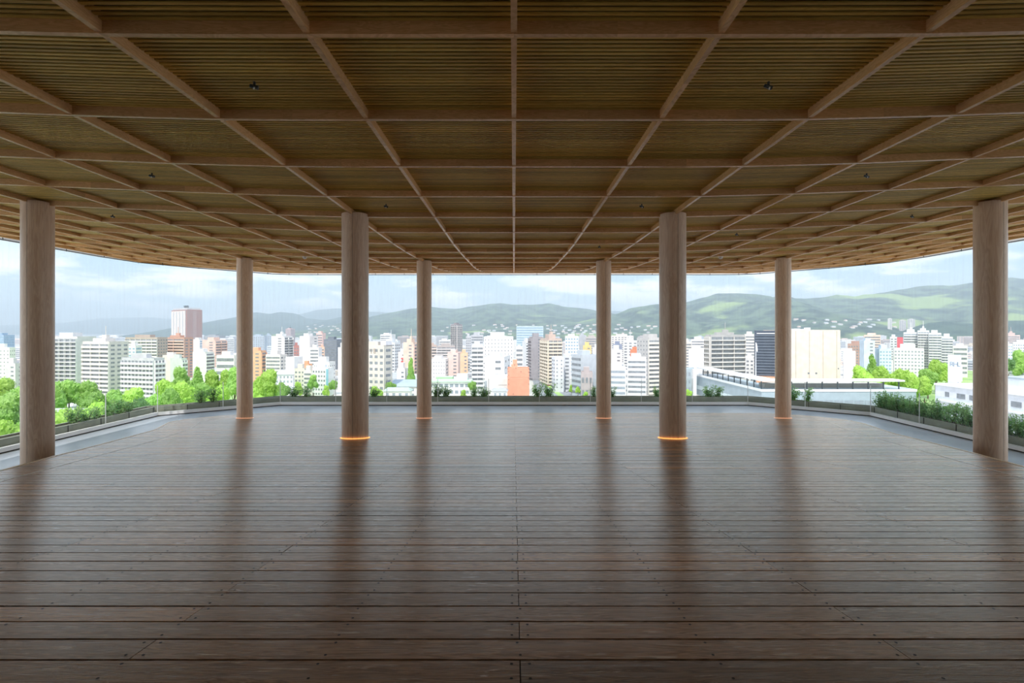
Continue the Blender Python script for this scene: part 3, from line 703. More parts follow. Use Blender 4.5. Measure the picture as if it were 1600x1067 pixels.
 ('lower right end block of the long white apartment row', 1469, 1471, 1489, 527, 600, 82, (.78, .78, .78), 'none', 'balc:3', {'glass': 'glassmid', }),
 ('low white shed like block before the far right column', 1487, 1489, 1512, 541, 560, 84, (.80, .78, .76), 'none', 'band', {'fh': 5}),
 ('pinkish brown office on the horizon right of the far right column', 1564, 1566, 1594, 524, 800, 84, (.72, .58, .54), 'none', 'band', {'roof': 2}),
 ('white office with blue windows right of the far right column', 1560, 1562, 1582, 538, 560, 84, (.84, .86, .88), 'none', 'grid:6', {'glass': 'glassblue'}),
 ('white gridded office at the right edge of the view', 1581, 1583, 1612, 536, 570, 84, (.86, .86, .86), 'none', 'grid:8', {'glass': 'glassmid'}),
 ('slender white hillside tower block, leftmost of the cluster on the hill', 1385, 1387, 1394, 498, 2300, 84, (.82, .76, .72), 'none', 'one', {'fh': 6}),
 ('pinkish white hillside tower block, middle of the cluster on the hill', 1403, 1405, 1416, 501, 2300, 84, (.78, .70, .68), 'none', 'grid:3', {'fh': 6}),
 ('pale hillside tower block, rightmost of the cluster on the hill', 1416, 1418, 1430, 499, 2350, 84, (.80, .74, .72), 'none', 'grid:3', {'fh': 6}),
]
made = {}
for b in BL:
    made[b[0]] = building(*b[:10], **b[10])

def face_frame(rec, which):
    o, c, a, b, la, lb, H = rec
    if which == 'A': return o, a * la, -a, -b, la, H       # origin (relative), along, outward
    return o, Vector((0, 0)), b, -a, lb, H
# details on particular buildings
o, q, u, n_, Lf, H = face_frame(made['huge windowless beige theatre block with vertical grooves'], 'A')
for k in range(1, 5):
    m = MB(); x = Lf - (1313 - (1243.5 + 21.3 * (k - 1))) / 91 * Lf; m.obox(q, u, n_, x - .18, x + .18, 0, .12, 4, H); m.build('groove', wallm((.50, .42, .35), .8), o)
m = MB(); m.obox(q, u, n_, Lf * .955, Lf * .975, 0, .15, H * .45, H * .47); m.build('vent', M['glassdark'], o)
for f_ in (.27, .40):
    m = MB(); x = Lf * f_ + 7; m.obox(q, u, n_, x, x + 1.3, 0, .15, 19, 20.2); m.build('vent', M['glassdark'], o)
for f_, w_, h_ in ((.10, 2.5, 3.5), (.22, 5, 1.6), (.35, 4, 1.4), (.44, 3, 2.4)):
    m = MB(); m.obox(q, u, n_, Lf * f_, Lf * f_ + w_, -5, -2, H, H + h_); m.build('roof_unit', M['white'], o)
o, q, u, n_, Lf, H = face_frame(made['black louvred office building left of the slim right column'], 'B')
for k in range(15):
    m = MB(); m.obox(q, u, n_, .4, Lf - .2, 0, .5, H - 3 - k * 2.1, H - 2.65 - k * 2.1); m.build('louvre_line', wallm((.22, .26, .31), .5), o)
m = MB(); m.obox(q, u, n_, 1.5, Lf, 0, .35, H - 1.6, H - 1.1); m.build('roof_lights', M['sill'], o)
m = MB(); m.obox(q, u, n_, .5, Lf, .6, 3.2, 5, 16.5); m.build('podium', wallm((.72, .38, .24), .7), o)
o, q, u, n_, Lf, H = face_frame(made['large beige office with deep window rows and a wall sign'], 'A')
m = MB(); gm = wallm((.36, .28, .24), .7)
for (x0, x1, z0, z1) in ((0, .28, 0, 2.9), (1.1, 1.38, 0, 2.9), (0, 1.38, 0, .25), (0, 1.38, 1.35, 1.6), (0, 1.38, 2.65, 2.9), (-1.9, -1.6, 0, 2.6), (-2.2, -1.5, 0, .25), (-2.1, -1.75, 2.0, 2.6)):
    m.obox(q, u, n_, Lf * .60 + x0, Lf * .60 + x1, 0, .2, H - 4.6 + z0, H - 4.6 + z1)
m.build('wall_sign', gm, o)
m = MB(); m.obox(q, u, n_, Lf * .8, Lf, -9, -2, H, H + 3.5); m.build('penthouse', wallm((.70, .68, .72), .7), o)
o, q, u, n_, Lf, H = face_frame(made['white hotel block with four rows of windows and a teal blue side'], 'A')
m = MB(); m.obox(q, u, n_, Lf * .86, Lf + .05, 0, .12, 0, H - .2); m.build('teal_strip', wallm((.22, .42, .52), .5), o)
o, c, a, b, la, lb, H = made['tallest tower of the view, red-brown high-rise with pale left face']
m = MB(); m.obox(a * la, -a, -b, 0, la * .9, -.2, .5, 0, H - 2); m.build('pale_face', wallm((.74, .66, .60), .7), o)
for k in range(22):
    m = MB()
    for i in range(4): m.obox(a * la, -a, -b, la * (.12 + i * .2), la * (.19 + i * .2), .4, .75, H - 7 - k * 4, H - 5 - k * 4)
    m.build('window_row', M['glassmid'], o)
m = MB(); m.obox(Vector((0, 0)), b, -a, lb * .42, lb * .62, 0, .4, 0, H - 3); m.build('dark_strip', wallm((.36, .24, .22), .7), o)
m = MB(); m.obox(Vector((0, 0)), b, -a, 2, lb - 3, -20, -3, H + .5, H + 6); m.obox(a * la, -a, -b, 2, la - 2, -10, -3, H + 1, H + 6); m.build('crown', wallm((.55, .55, .56), .7), o)
for i in range(6):
    m = MB(); p = a * la * (.15 + .14 * i) + b * (3 + i * 6); m.tube([(p.x, p.y, H + 5), (p.x, p.y, H + 12)], .7, 5); m.tube([(p.x - 6, p.y, H + 11 - i % 2 * 2), (p.x + 7, p.y, H + 12 - i % 2 * 3)], .7, 5); m.build('mast', M['rail'], o)
o, q, u, n_, Lf, H = face_frame(made['white building with red fire stairs left of the pink tower'], 'A')
for k in range(5):
    m = MB(); m.obox(q, u, n_, Lf * .45, Lf * .95, 0, 1.4, H - 6 - k * 3, H - 4.8 - k * 3); m.build('red_stair', wallm(RED, .6), o)
o, q, u, n_, Lf, H = face_frame(made['white box warehouse wall with grey strips beside the orange building'], 'A')
for k in range(3):
    m = MB(); m.obox(q, u, n_, Lf * .55, Lf * .97, 0, .2, H - 5.4 - k * 3.6, H - 5.0 - k * 3.6); m.build('grey_strip', wallm((.5, .5, .5), .7), o)
# orange building with stair tower, built from its own pieces
ob = building('bright orange brick building with a stepped stair tower in the middle of the view', 793, 827, 829, 577, 335, 0, (.78, .36, .24), 'none', 'none', roof=0)
o, c, a, b, la, lb, H = ob; q = a * la; u = -a; n_ = -b
for s_, (x0, x1, h_) in enumerate(((.18, .46, 3.0), (.24, .44, 6.2))):
    m = MB(); m.obox(q, u, n_, la * x0, la * x1, -6 + s_, -.2 - s_ * .4, H, H + h_); m.build('stair_tower', wallm((.78, .36, .24), .75), o)
for (x, z) in ((.30, 3.6), (.36, 1.4), (.03, -.8), (.03, -3.2), (.03, -6), (.03, -9), (.95, -1.2), (.95, -5), (.24, -15.4), (.35, -19), (.6, -.9), (.95, -9)):
    m = MB(); m.obox(q, u, n_, la * x, la * x + .6, -.3, .08, H + z - 1, H + z - .2); m.build('small_window', wallm((.42, .2, .15), .5), o)
m = MB(); m.obox(q, u, n_, la * .02, la * .98, -.1, .12, H - 5.2, H - 4.95); m.build('cornice_line', wallm((.66, .34, .22), .7), o)

# pitched / special low buildings
def gable(label, x0, x1, yeave, yridge, Y, dep, wallc, roofc, wins=4, name='house', cat='house'):
    X0, X1 = (x0 - CX) * Y / F, (x1 - CX) * Y / F; ze = EZ + (CY - yeave) * Y / F; Yr = Y + dep / 2; zr = EZ + (CY - yridge) * Yr / F
    o = empty(name, ((X0 + X1) / 2, Y, 0)); tag(o, label, cat); w = (X1 - X0) / 2
    m = MB(); m.box(-w, w, 0, dep, 0, ze); m.build('wall', wallm(wallc, .75), o)
    m = MB(); e_ = .8
    m.hexa([(-w - e_, -e_, ze), (w + e_, -e_, ze), (w + e_, dep + e_, ze), (-w - e_, dep + e_, ze), (-w * .82, dep * .45, zr), (w * .82, dep * .45, zr), (w * .82, dep * .55, zr), (-w * .82, dep * .55, zr)])
    m.build('roof', wallm(roofc, .6), o)
    for k in range(wins):
        for r_ in range(2):
            m = MB(); x = -w + (k + .3) * 2 * w / wins; m.box(x, x + .45 * 2 * w / wins, -.08, .2, ze - 3 - r_ * 3.4, ze - 1.3 - r_ * 3.4); m.build('window', M['glassmid'], o)
    return o
gable('long low hall with a slate blue hipped roof behind the slim left middle column', 602, 668, 604, 593, 345, 30, (.80, .79, .72), (.38, .44, .52), 7, 'hall', 'hall')
gable('small white shed with a grey gable roof at the foot of the orange building', 770, 792, 611, 606, 318, 10, (.84, .84, .83), (.4, .4, .42), 3)
gable('grey-blue roofed low house behind the park trees left of centre', 430, 458, 585, 578, 400, 14, (.72, .74, .78), (.5, .55, .62), 5)
gable('low house with a pale green roof under the slate blue hall', 600, 640, 611, 605, 322, 8, (.82, .82, .74), (.42, .52, .46), 4)
# green roofed school
sch = empty('school', P(735, 600, 325)); sch.location.z = 0; tag(sch, 'white two-storey school with a pale green roof beside the slim left middle column', 'school')
Yq = 325; X0 = (668 - CX) * Yq / F - sch.location.x; zt = EZ + (CY - 597) * Yq / F
m = MB(); m.box(X0, 0, 0, 12, 0, zt); m.build('wall', wallm((.84, .85, .82), .75), sch)
m = MB(); m.box(X0 - .5, .5, -1.2, 12.5, zt, zt + .9); m.build('roof', wallm((.50, .68, .50), .7), sch)
for r_ in range(3):
    for k in range(8):
        m = MB(); x = X0 + 1 + k * (-X0 - 1) / 8; m.box(x, x + 2.2, -.1, .2, zt - 3.2 - r_ * 4, zt - 1.2 - r_ * 4); m.build('window', M['glassmid'], sch)
m = MB(); m.box(-9, -2.5, 5, 11, zt + .9, zt + 4.6); m.build('stair_house', wallm((.76, .84, .85), .7), sch)
m = MB(); m.box(X0 + 3, X0 + 14, 14, 22, 0, zt + 2); m.build('rear_green_roof', wallm((.42, .60, .38), .7), sch)

# L-shaped canopy building on the right
cb = empty('canopy_building', (150, 300, 0)); tag(cb, 'long low building with a white canopy on its roof, behind the slim right column', 'building')
zb_ = 15.6; zc = 20.3
m = MB(); m.box(0, 84, 0, 26, 0, zb_); m.box(-6, 0, 0, 112, 0, zb_); m.box(0, 12, 26, 112, 0, zb_); m.build('wall', wallm((.38, .45, .50), .35), cb)
m = MB(); m.box(-6.1, 84.3, -.3, 0, zb_ - .9, zb_ + .5); m.box(-6.4, -6, -.3, 112, zb_ - .9, zb_ + .5); m.box(83.8, 84.3, 0, 26, zb_ - .9, zb_ + .5); m.build('parapet', M['white'], cb)
m = MB(); m.box(-4, 79, 2, 12, zc, zc + .9); m.box(-4, 6, 12, 112, zc, zc + .9); m.build('canopy', wallm((.80, .83, .85), .5), cb)
for k in range(9):
    m = MB(); m.box(4 + k * 9, 4.5 + k * 9, 3, 3.5, zb_, zc); m.build('post', M['rail'], cb)
for k in range(11):
    m = MB(); m.box(-3.4, -2.9, 6 + k * 9.4, 6.5 + k * 9.4, zb_, zc); m.build('post', M['rail'], cb)
for k in range(14):
    m = MB(); m.box(1 + k * 5.9, 6.2 + k * 5.9, -.12, .1, 6.0, 9.6); m.build('window', M['glassmid'], cb)
for k in range(12):
    m = MB(); m.box(-6.12, -5.9, 3 + k * 9, 11.2 + k * 9, 4.5, 7.5); m.build('window', wallm((.68, .76, .78), .4), cb)
m = MB(); m.box(2, 74, 13, 20, zb_, zb_ + 2.6); m.build('roof_plant', wallm((.45, .42, .38), .8), cb)
wc = empty('white_pylon', P(1086, 600, 395)); wc.location.z = 0; tag(wc, 'tall white square pylon at the left end of the canopy building', 'pylon')
m = MB(); m.box(-1.2, 1.2, 0, 4, 0, EZ - 60 * 395 / F); m.build('shaft', M['white'], wc)
m = MB(); m.box(1.2, 6, .5, 3.5, EZ - 63 * 395 / F, EZ - 60 * 395 / F); m.build('arm', M['white'], wc)
building('grey glass office with vertical strips behind the white pylon', 1060, 1064, 1085, 577, 410, 84, (.46, .54, .58), 'none', 'grid:4', fh=6, glass='glassmid', roof=0)
fp = empty('flagpole', P(1181, 590, 330)); fp.location.z = 8; tag(fp, 'white flagpole in front of the black louvred building', 'flagpole')
h_ = EZ + (CY - 535) * 330 / F - 8
m = MB(); m.tube([(0, 0, 0), (0, 0, h_)], [.28, .14], 8); m.build('pole', M['white'], fp)
m = MB(); pts = [(0, .6), (.4, .2), (.9, -1.8), (1.1, -4.6), (.9, -5.6), (.5, -4.8), (.3, -2.5), (0, -1.5)]
for s_ in (0,):
    lo = [(x, -.05, h_ + z - .6) for x, z in pts]; hi = [(x, .05, h_ + z - .6) for x, z in pts]; m.face(lo); m.face(hi[::-1])
    for i in range(len(pts)): m.face([lo[i], lo[(i + 1) % len(pts)], hi[(i + 1) % len(pts)], hi[i]])
m.build('flag', wallm((.9, .9, .92), .8), fp)

# white institute at the right edge, with its tower block and lettering
nb = empty('institute', (214, 262, 0)); tag(nb, 'long low white building with strip windows and flat roof at the right edge', 'building')
ztop = EZ - 86 * 256 / F
m = MB(); m.box(0, 40, -90, 0, 0, ztop); m.build('wall', wallm((.66, .68, .72), .6), nb)
m = MB(); m.box(-.5, 40, -90, .3, ztop, ztop + .8); m.build('parapet', M['white'], nb)
m = MB(); m.box(-1.2, 0, -90, -2, ztop - 7.8, ztop - 7.0); m.build('ledge', M['white'], nb)
for k in range(12):
    m = MB(); y = -6 - k * 6.8; m.box(-.12, .2, y - (4.6 if k % 3 else 2.4), y, ztop - 5.2, ztop - 2.8); m.build('window', M['glassdark'], nb)
for k in range(10):
    m = MB(); y = -6 - k * 7.6; m.box(-.12, .2, y - 5.4, y, ztop - 12.2, ztop - 9.9); m.build('window', M['glassdark'], nb)
m = MB(); m.box(6, 34, -84, -30, ztop, ztop + 6.2); m.build('upper_storey', wallm((.72, .77, .82), .6), nb)
m = MB(); m.box(5.4, 34.5, -84.5, -29.5, ztop + 6.2, ztop + 7); m.build('upper_roof', wallm((.38, .44, .48), .6), nb)
tb = empty('tower_block', P(1502, 600, 262)); tb.location.z = 0
tag(tb, 'pale blue-white tower block with dark letters near its top, left of the far right column', 'tower')
zt = EZ + (CY - 556) * 262 / F
thx = math.radians(40); ta = Vector((-math.cos(thx), math.sin(thx))); tbv = Vector((math.sin(thx), math.cos(thx))); ct = Vector((tb.location.x, tb.location.y))
la = ray(ct, ta, 1481) or 8; lb = 12
m = MB(); z_ = Vector((0, 0)); A_, B_ = ta * la, tbv * lb; D_ = A_ + B_
m.hexa([(*z_, 0), (*B_, 0), (*D_, 0), (*A_, 0), (*z_, zt), (*B_, zt), (*D_, zt), (*A_, zt)]); m.build('wall', wallm((.58, .66, .73), .6), tb)
m = MB(); m.obox(z_, tbv, -ta, 1.2, lb, 0, .4, zt - 13, zt - 5); m.build('balcony', wallm((.86, .85, .80), .7), tb)
m = MB(); m.obox(A_, -ta, -tbv, la * .74, la * .80, 0, .1, zt - 15.6, zt - 13.4); m.build('window', M['glassdark'], tb)
for i, ch in enumerate('RHL'):
    cu = bpy.data.curves.new('letter', 'FONT'); cu.body = ch; cu.size = 3.3; cu.extrude = .06
    to = bpy.data.objects.new('letter', cu); C.objects.link(to)
    dg = bpy.context.evaluated_depsgraph_get(); me = bpy.data.meshes.new_from_object(to.evaluated_get(dg)); bpy.data.objects.remove(to)
    me.materials.clear(); me.materials.append(wallm((.28, .32, .38), .6))
    lo = bpy.data.objects.new('letter', me); C.objects.link(lo); lo.parent = tb
    p = A_ + (-ta) * (la * (.10 + i * .27)) + (-tbv) * .08
    lo.location = (p.x, p.y, zt - 5.4); lo.rotation_euler = (math.radians(90), 0, -thx)

# ------------------------------------------------------------------ distant filler buildings
def filler(px, Y, w, h, dep, col, style):
    m = MB(); x = (px - CX) * Y / F
    m.box(-w / 2, w / 2, 0, dep, 0, h, 0)
    if R.random() < .6: m.box(-w * .2, w * .25, dep * .3, dep * .7, h, h + 2 + R.random() * 3, 0)
    fh = 3.2; zmin = EZ - 105 * Y / F
    nf = int((h - 1) / fh); side = -1 if x > 0 else 1
    for k in range(nf):
        z = h - 1 - (k + 1) * fh
        if z < zmin - 3: break
        if style == 0: m.box(-w / 2 + .6, w / 2 - .6, -.08, .1, z + 1, z + 2.4, 1)
        elif style == 1:
            n = max(2, int(w / 4))
            for i in range(n): m.box(-w / 2 + (i + .25) * w / n, -w / 2 + (i + .7) * w / n, -.08, .1, z + 1, z + 2.3, 1)
        elif style == 2:
            m.box(-w / 2 + .3, w / 2 - .3, -.05, .1, z + .2, z + 2.8, 1); m.box(-w / 2, w / 2, -1.1, 0, z - .1, z + 1.1, 0)
        n = 2
        for i in range(n):
            y = dep * (i + .3) / n; m.box(side * w / 2 - .08, side * w / 2 + .08, y, y + dep * .2, z + 1, z + 2.3, 1)
    o = m.build('distant_building', [wallm(tuple(c_ * .86 for c_ in col)), M['glassmid']]); o.location = (x, Y, 0); o.rotation_euler = (0, 0, R.uniform(-.15, .15))
    return o
cols = [WHT, WHT, (.84, .82, .80), CRM, LGR, (.74, .72, .72), (.80, .66, .60), (.66, .70, .76), (.60, .50, .46), (.55, .58, .62), (.86, .84, .80), (.76, .78, .80)]
FOOT = []
for rec in made.values():
    o_, c_, a_, b_, la_, lb_, H_ = rec; q_ = c_ + (a_ * la_ + b_ * lb_) / 2
    nseg = max(1, int(max(la_, lb_) / max(6, min(la_, lb_))))
    for k in range(nseg):
        f_ = (k + .5) / nseg - .5; m_ = a_ * la_ if la_ >= lb_ else b_ * lb_
        FOOT.append((q_.x + m_.x * f_, q_.y + m_.y * f_, min(la_, lb_) * .5 + 3))
def free(px, Y, w, dep):
    x = (px - CX) * Y / F; y = Y + dep / 2; r_ = max(w, dep) * .56
    if any((x - a) ** 2 + (y - b) ** 2 < (r_ + c) ** 2 for a, b, c in FOOT): return False
    FOOT.append((x, y, r_)); return True
for i in range(285):
    band_ = i % 3
    Y = (R.uniform(560, 800), R.uniform(850, 1300), R.uniform(1400, 2400))[band_]
    px = -40 + (i // 3) * 17.7 + R.uniform(-8, 8)
    ytop = (R.uniform(545, 575), R.uniform(531, 546), R.uniform(524, 533))[band_]
    if px < 350 and band_ == 0: ytop += 12
    h = max(6, EZ + (CY - ytop) * Y / F); w = R.uniform(14, 30) * (1, 1.15, 1.6)[band_]
    dep = R.uniform(12, 20); st = R.randint(0, 2)
    for k in range(30):
        if free(px, Y, w, dep): break
        px += R.uniform(-9, 9); Y += R.uniform(-60, 60) if k % 2 else R.uniform(0, 60); w = max(14, w * .97)
    else: continue
    h = max(6, EZ + (CY - ytop) * Y / F)
    o = filler(px, Y, w, h, dep, R.choice(cols), st)
    tag(o, ('mid-distance low city building wedged between the nearer blocks', 'pale city building in the distance behind the nearer blocks', 'small hazy building on the distant skyline at the foot of the hills')[band_], 'building', ('mid-distance low buildings', 'distant city buildings', 'far skyline buildings')[band_])
for i in range(70):     # low street-level houses in the near city
    px = R.uniform(440, 1240); Y = R.uniform(385, 540)
    if 826 < px < 905 or px > 1050: continue
    w = R.uniform(9, 16); dep = R.uniform(8, 14)
    for k in range(20):
        if free(px, Y, w, dep): break
        px += R.uniform(-25, 25); Y += R.uniform(-30, 40)
    else: continue
    if 826 < px < 905 or px > 1050: continue
    o = filler(px, Y, w, R.uniform(7, 13), dep, R.choice(cols), R.randint(0, 1))
    tag(o, 'low pale house at street level among the taller blocks', 'house', 'street level houses')
# ------------------------------------------------------------------ ground, road, cars
def groundm():
    m, n, l, b = newmat('city_ground')
    t = n.new('ShaderNodeTexCoord'); x = n.new('ShaderNodeTexNoise'); x.inputs['Scale'].default_value = .02; x.inputs['Detail'].default_value = 8; l.new(t.outputs['Object'], x.inputs['Vector'])
    r = n.new('ShaderNodeValToRGB'); l.new(x.outputs['Fac'], r.inputs[0]); r.color_ramp.elements[0].position = .4; r.color_ramp.elements[1].position = .6
    r.color_ramp.elements[0].color = (.38, .37, .35, 1); r.color_ramp.elements[1].color = (.55, .52, .47, 1)
    l.new(r.outputs[0], b.inputs['Base Color']); b.inputs['Roughness'].default_value = .9
    return m
m = MB(); m.box(-9000, 9000, -600, 9500, -1, 0)
tag(m.build('ground', groundm()), kind='structure')
def patch(pts, z, mat, name, lab=None):
    m = MB(); lo = [P(x, y, 0 + (EZ - z) * F / (y - CY)) for x, y in pts]
    m.face(lo); m.raw = True
    o = m.build(name, mat); tag(o, lab, kind='structure'); return o
grassm = leafm('lawn', (.22, .38, .10), (.40, .55, .18), 0, .05)
patch([(-200, 800), (300, 700), (560, 622), (440, 600), (250, 592), (-200, 592)], .05, grassm, 'ground_lawn')
patch([(1330, 640), (1600, 700), (1700, 600), (1480, 575), (1335, 575)], .05, grassm, 'ground_park')
roadm = wallm((.26, .27, .29), .8, .08, .1, name='asphalt')
patch([(826, 574), (834, 574), (946, 640), (846, 640)], .12, roadm, 'road_avenue')
patch([(838, 590), (842, 590), (912, 640), (898, 640)], .16, grassm, 'ground_median')
patch([(-100, 634), (100, 624), (140, 630), (170, 640), (-100, 650)], .12, wallm((.60, .58, .56), .8), 'road_park')
patch([(420, 597), (560, 597), (560, 602), (420, 602)], .12, wallm((.72, .68, .62), .8), 'road_riverside')
patch([(430, 606), (540, 610), (545, 622), (400, 622)], .12, wallm((.74, .70, .63), .85), 'path_riverside')
patch([(240, 622), (350, 622), (340, 640), (200, 640)], .12, wallm((.76, .72, .62), .85), 'path_park')
patch([(1560, 575), (1700, 575), (1700, 590), (1560, 586)], .12, wallm((.66, .60, .52), .85), 'path_bank')
patch([(1560, 587), (1700, 591), (1700, 600), (1560, 597)], .10, wallm((.34, .42, .36), .25), 'water_river')
# river-wall, long white low wall in the park at left
rw = tag(empty('river_bridge', (-232, 262, 0)), 'low white road bridge deck between the trees right of the far left column', 'bridge')
m = MB(); m.box(-26, 26, -3, 3, 9.2, 10.2); m.build('deck', M['white'], rw)
m = MB(); m.box(-26, 26, -3.2, -2.9, 10.2, 11.2); m.build('parapet', wallm((.70, .72, .74), .7), rw)
for k in (-18, 0, 18):
    m = MB(); m.box(k - 1, k + 1, -2, 2, 0, 9.2); m.build('pier', wallm((.5, .5, .5), .8), rw)
def car(px, py, col, rz, label):
    Y = EZ * F / (py - CY); o = empty('car', ((px - CX) * Y / F, Y, .15), rz); tag(o, label, 'car', 'cars on the avenue')
    m = MB(); m.hexa([(-2.2, -.85, .35), (2.2, -.85, .35), (2.2, .85, .35), (-2.2, .85, .35), (-2.15, -.82, 1.0), (2.15, -.82, .9), (2.15, .82, .9), (-2.15, .82, 1.0)]); m.build('body', wallm(col, .3), o)
    m = MB(); m.hexa([(-1.8, -.78, 1.0), (1.0, -.78, .95), (1.0, .78, .95), (-1.8, .78, 1.0), (-1.4, -.65, 1.5), (.4, -.65, 1.5), (.4, .65, 1.5), (-1.4, .65, 1.5)]); m.build('cabin', M['glassdark'], o)
    for x in (-1.4, 1.4):
        for s_ in (-1, 1):
            w_ = MB(); w_.tube([(x, s_ * .7, .33), (x, s_ * .9, .33)], .33, 10); w_.build('wheel', M['screw'], o)
for i, (px, py, cc) in enumerate(((838, 583, (.8, .8, .8)), (846, 590, (.15, .15, .18)), (850, 598, (.8, .8, .82)), (857, 603, (.5, .1, .1)), (872, 607, (.8, .8, .8)), (880, 596, (.1, .12, .2)), (893, 607, (.75, .76, .78)), (864, 611, (.2, .2, .22)), (886, 612, (.85, .85, .85)), (905, 614, (.3, .35, .45)))):
    car(px, py, cc, math.radians(78), 'small car driving along the wide avenue seen between the two slim middle columns')

# ------------------------------------------------------------------ trees
def crown_mesh(kind, seed):
    r = random.Random(seed); m = MB(); bm = bmesh.new()
    blobs = []
    if kind == 'cone':
        for k in range(9):
            f_ = k / 8; blobs.append((Vector((r.uniform(-.05, .05), r.uniform(-.05, .05), .12 + f_ * .78)), .34 * (1 - f_) + .07))
    else:
        for k in range(15):
            a = r.uniform(0, 6.28); d = r.uniform(.1, .62) ; zc_ = r.uniform(.28, .72)
            blobs.append((Vector((math.cos(a) * d * .75, math.sin(a) * d * .75, zc_ + (.14 if d < .3 else 0))), r.uniform(.17, .29)))
        blobs.append((Vector((0, 0, .5)), .38))
    pts = []
    for c, rad in blobs:
        ret = bmesh.ops.create_icosphere(bm, subdivisions=3, radius=1)
        for v in ret['verts']:
            d = v.co.normalized(); nz_ = noise.noise(d * 2.6 + c * 9) * .32 + noise.noise(d * 7 + c * 5) * .22
            v.co = c + Vector((d.x, d.y, d.z * .82)) * rad * (1 + nz_)
            if r.random() < .8: pts.append((v.co.copy(), d.copy()))
    for p, d in pts:
        s_ = r.uniform(.014, .034)
        q = (d + Vector((r.uniform(-1, 1), r.uniform(-1, 1), r.uniform(-1, 1))) * .9).normalized(); a = q.orthogonal().normalized(); b = q.cross(a)
        c = p + d * r.uniform(0, .045)
        vs_ = [bm.verts.new(c + a * s_ * 1.4), bm.verts.new(c + b * s_), bm.verts.new(c - a * s_ * 1.4), bm.verts.new(c - b * s_)]
        bm.faces.new(vs_)
    me = bpy.data.meshes.new('crown'); bm.to_mesh(me); bm.free()
    return me
def trunk_mesh():
    m = MB(); m.tube([(0, 0, 0), (.01, 0, .2), (0, .01, .45)], [.035, .028, .018], 8)
    for a in (0, 2.1, 4.2): m.tube([(0, 0, .2), (math.cos(a) * .15, math.sin(a) * .15, .42)], [.016, .008], 6)
    return m.mesh('trunk', M['bark'])
protos = {}
for kind in ('round', 'cone'):
    for s_ in range(3):
        for lm in ('leafbright', 'leafmid', 'leafdark'):
            protos[(kind, s_, lm)] = None
base_me = {('round', s_): crown_mesh('round', 40 + s_) for s_ in range(3)}; base_me.update({('cone', s_): crown_mesh('cone', 70 + s_) for s_ in range(2)})
tm = trunk_mesh()
def get_crown(kind, s_, lm):
    k = (kind, s_, lm)
    if protos.get(k) is None:
        me = base_me[(kind, s_)].copy(); me.materials.append(M[lm]); protos[k] = me
    return protos[k]
def tree(px, ytop, Y, wpx, lm, label, kind='round', group=None, name='tree'):
    h = EZ + (CY - ytop) * Y / F; w = wpx * Y / F
    o = empty(name, ((px - CX) * Y / F, Y, 0), R.uniform(0, 6)); tag(o, label, 'tree', group)
    cr_ = bpy.data.objects.new('crown', get_crown(kind, R.randint(0, 2) if kind == 'round' else R.randint(0, 1), lm)); C.objects.link(cr_); cr_.parent = o
    hw = w / (1.5 if kind == 'round' else .8)
    ch = h * 1.04
    if kind == 'round' and h > w * 1.15: ch = w * 1.15
    cr_.scale = (hw, hw, ch); cr_.location = (0, 0, h * 1.04 - ch)
    tr = bpy.data.objects.new('trunk', tm); C.objects.link(tr); tr.parent = o; tr.scale = (h * .6, h * .6, h)
    return o
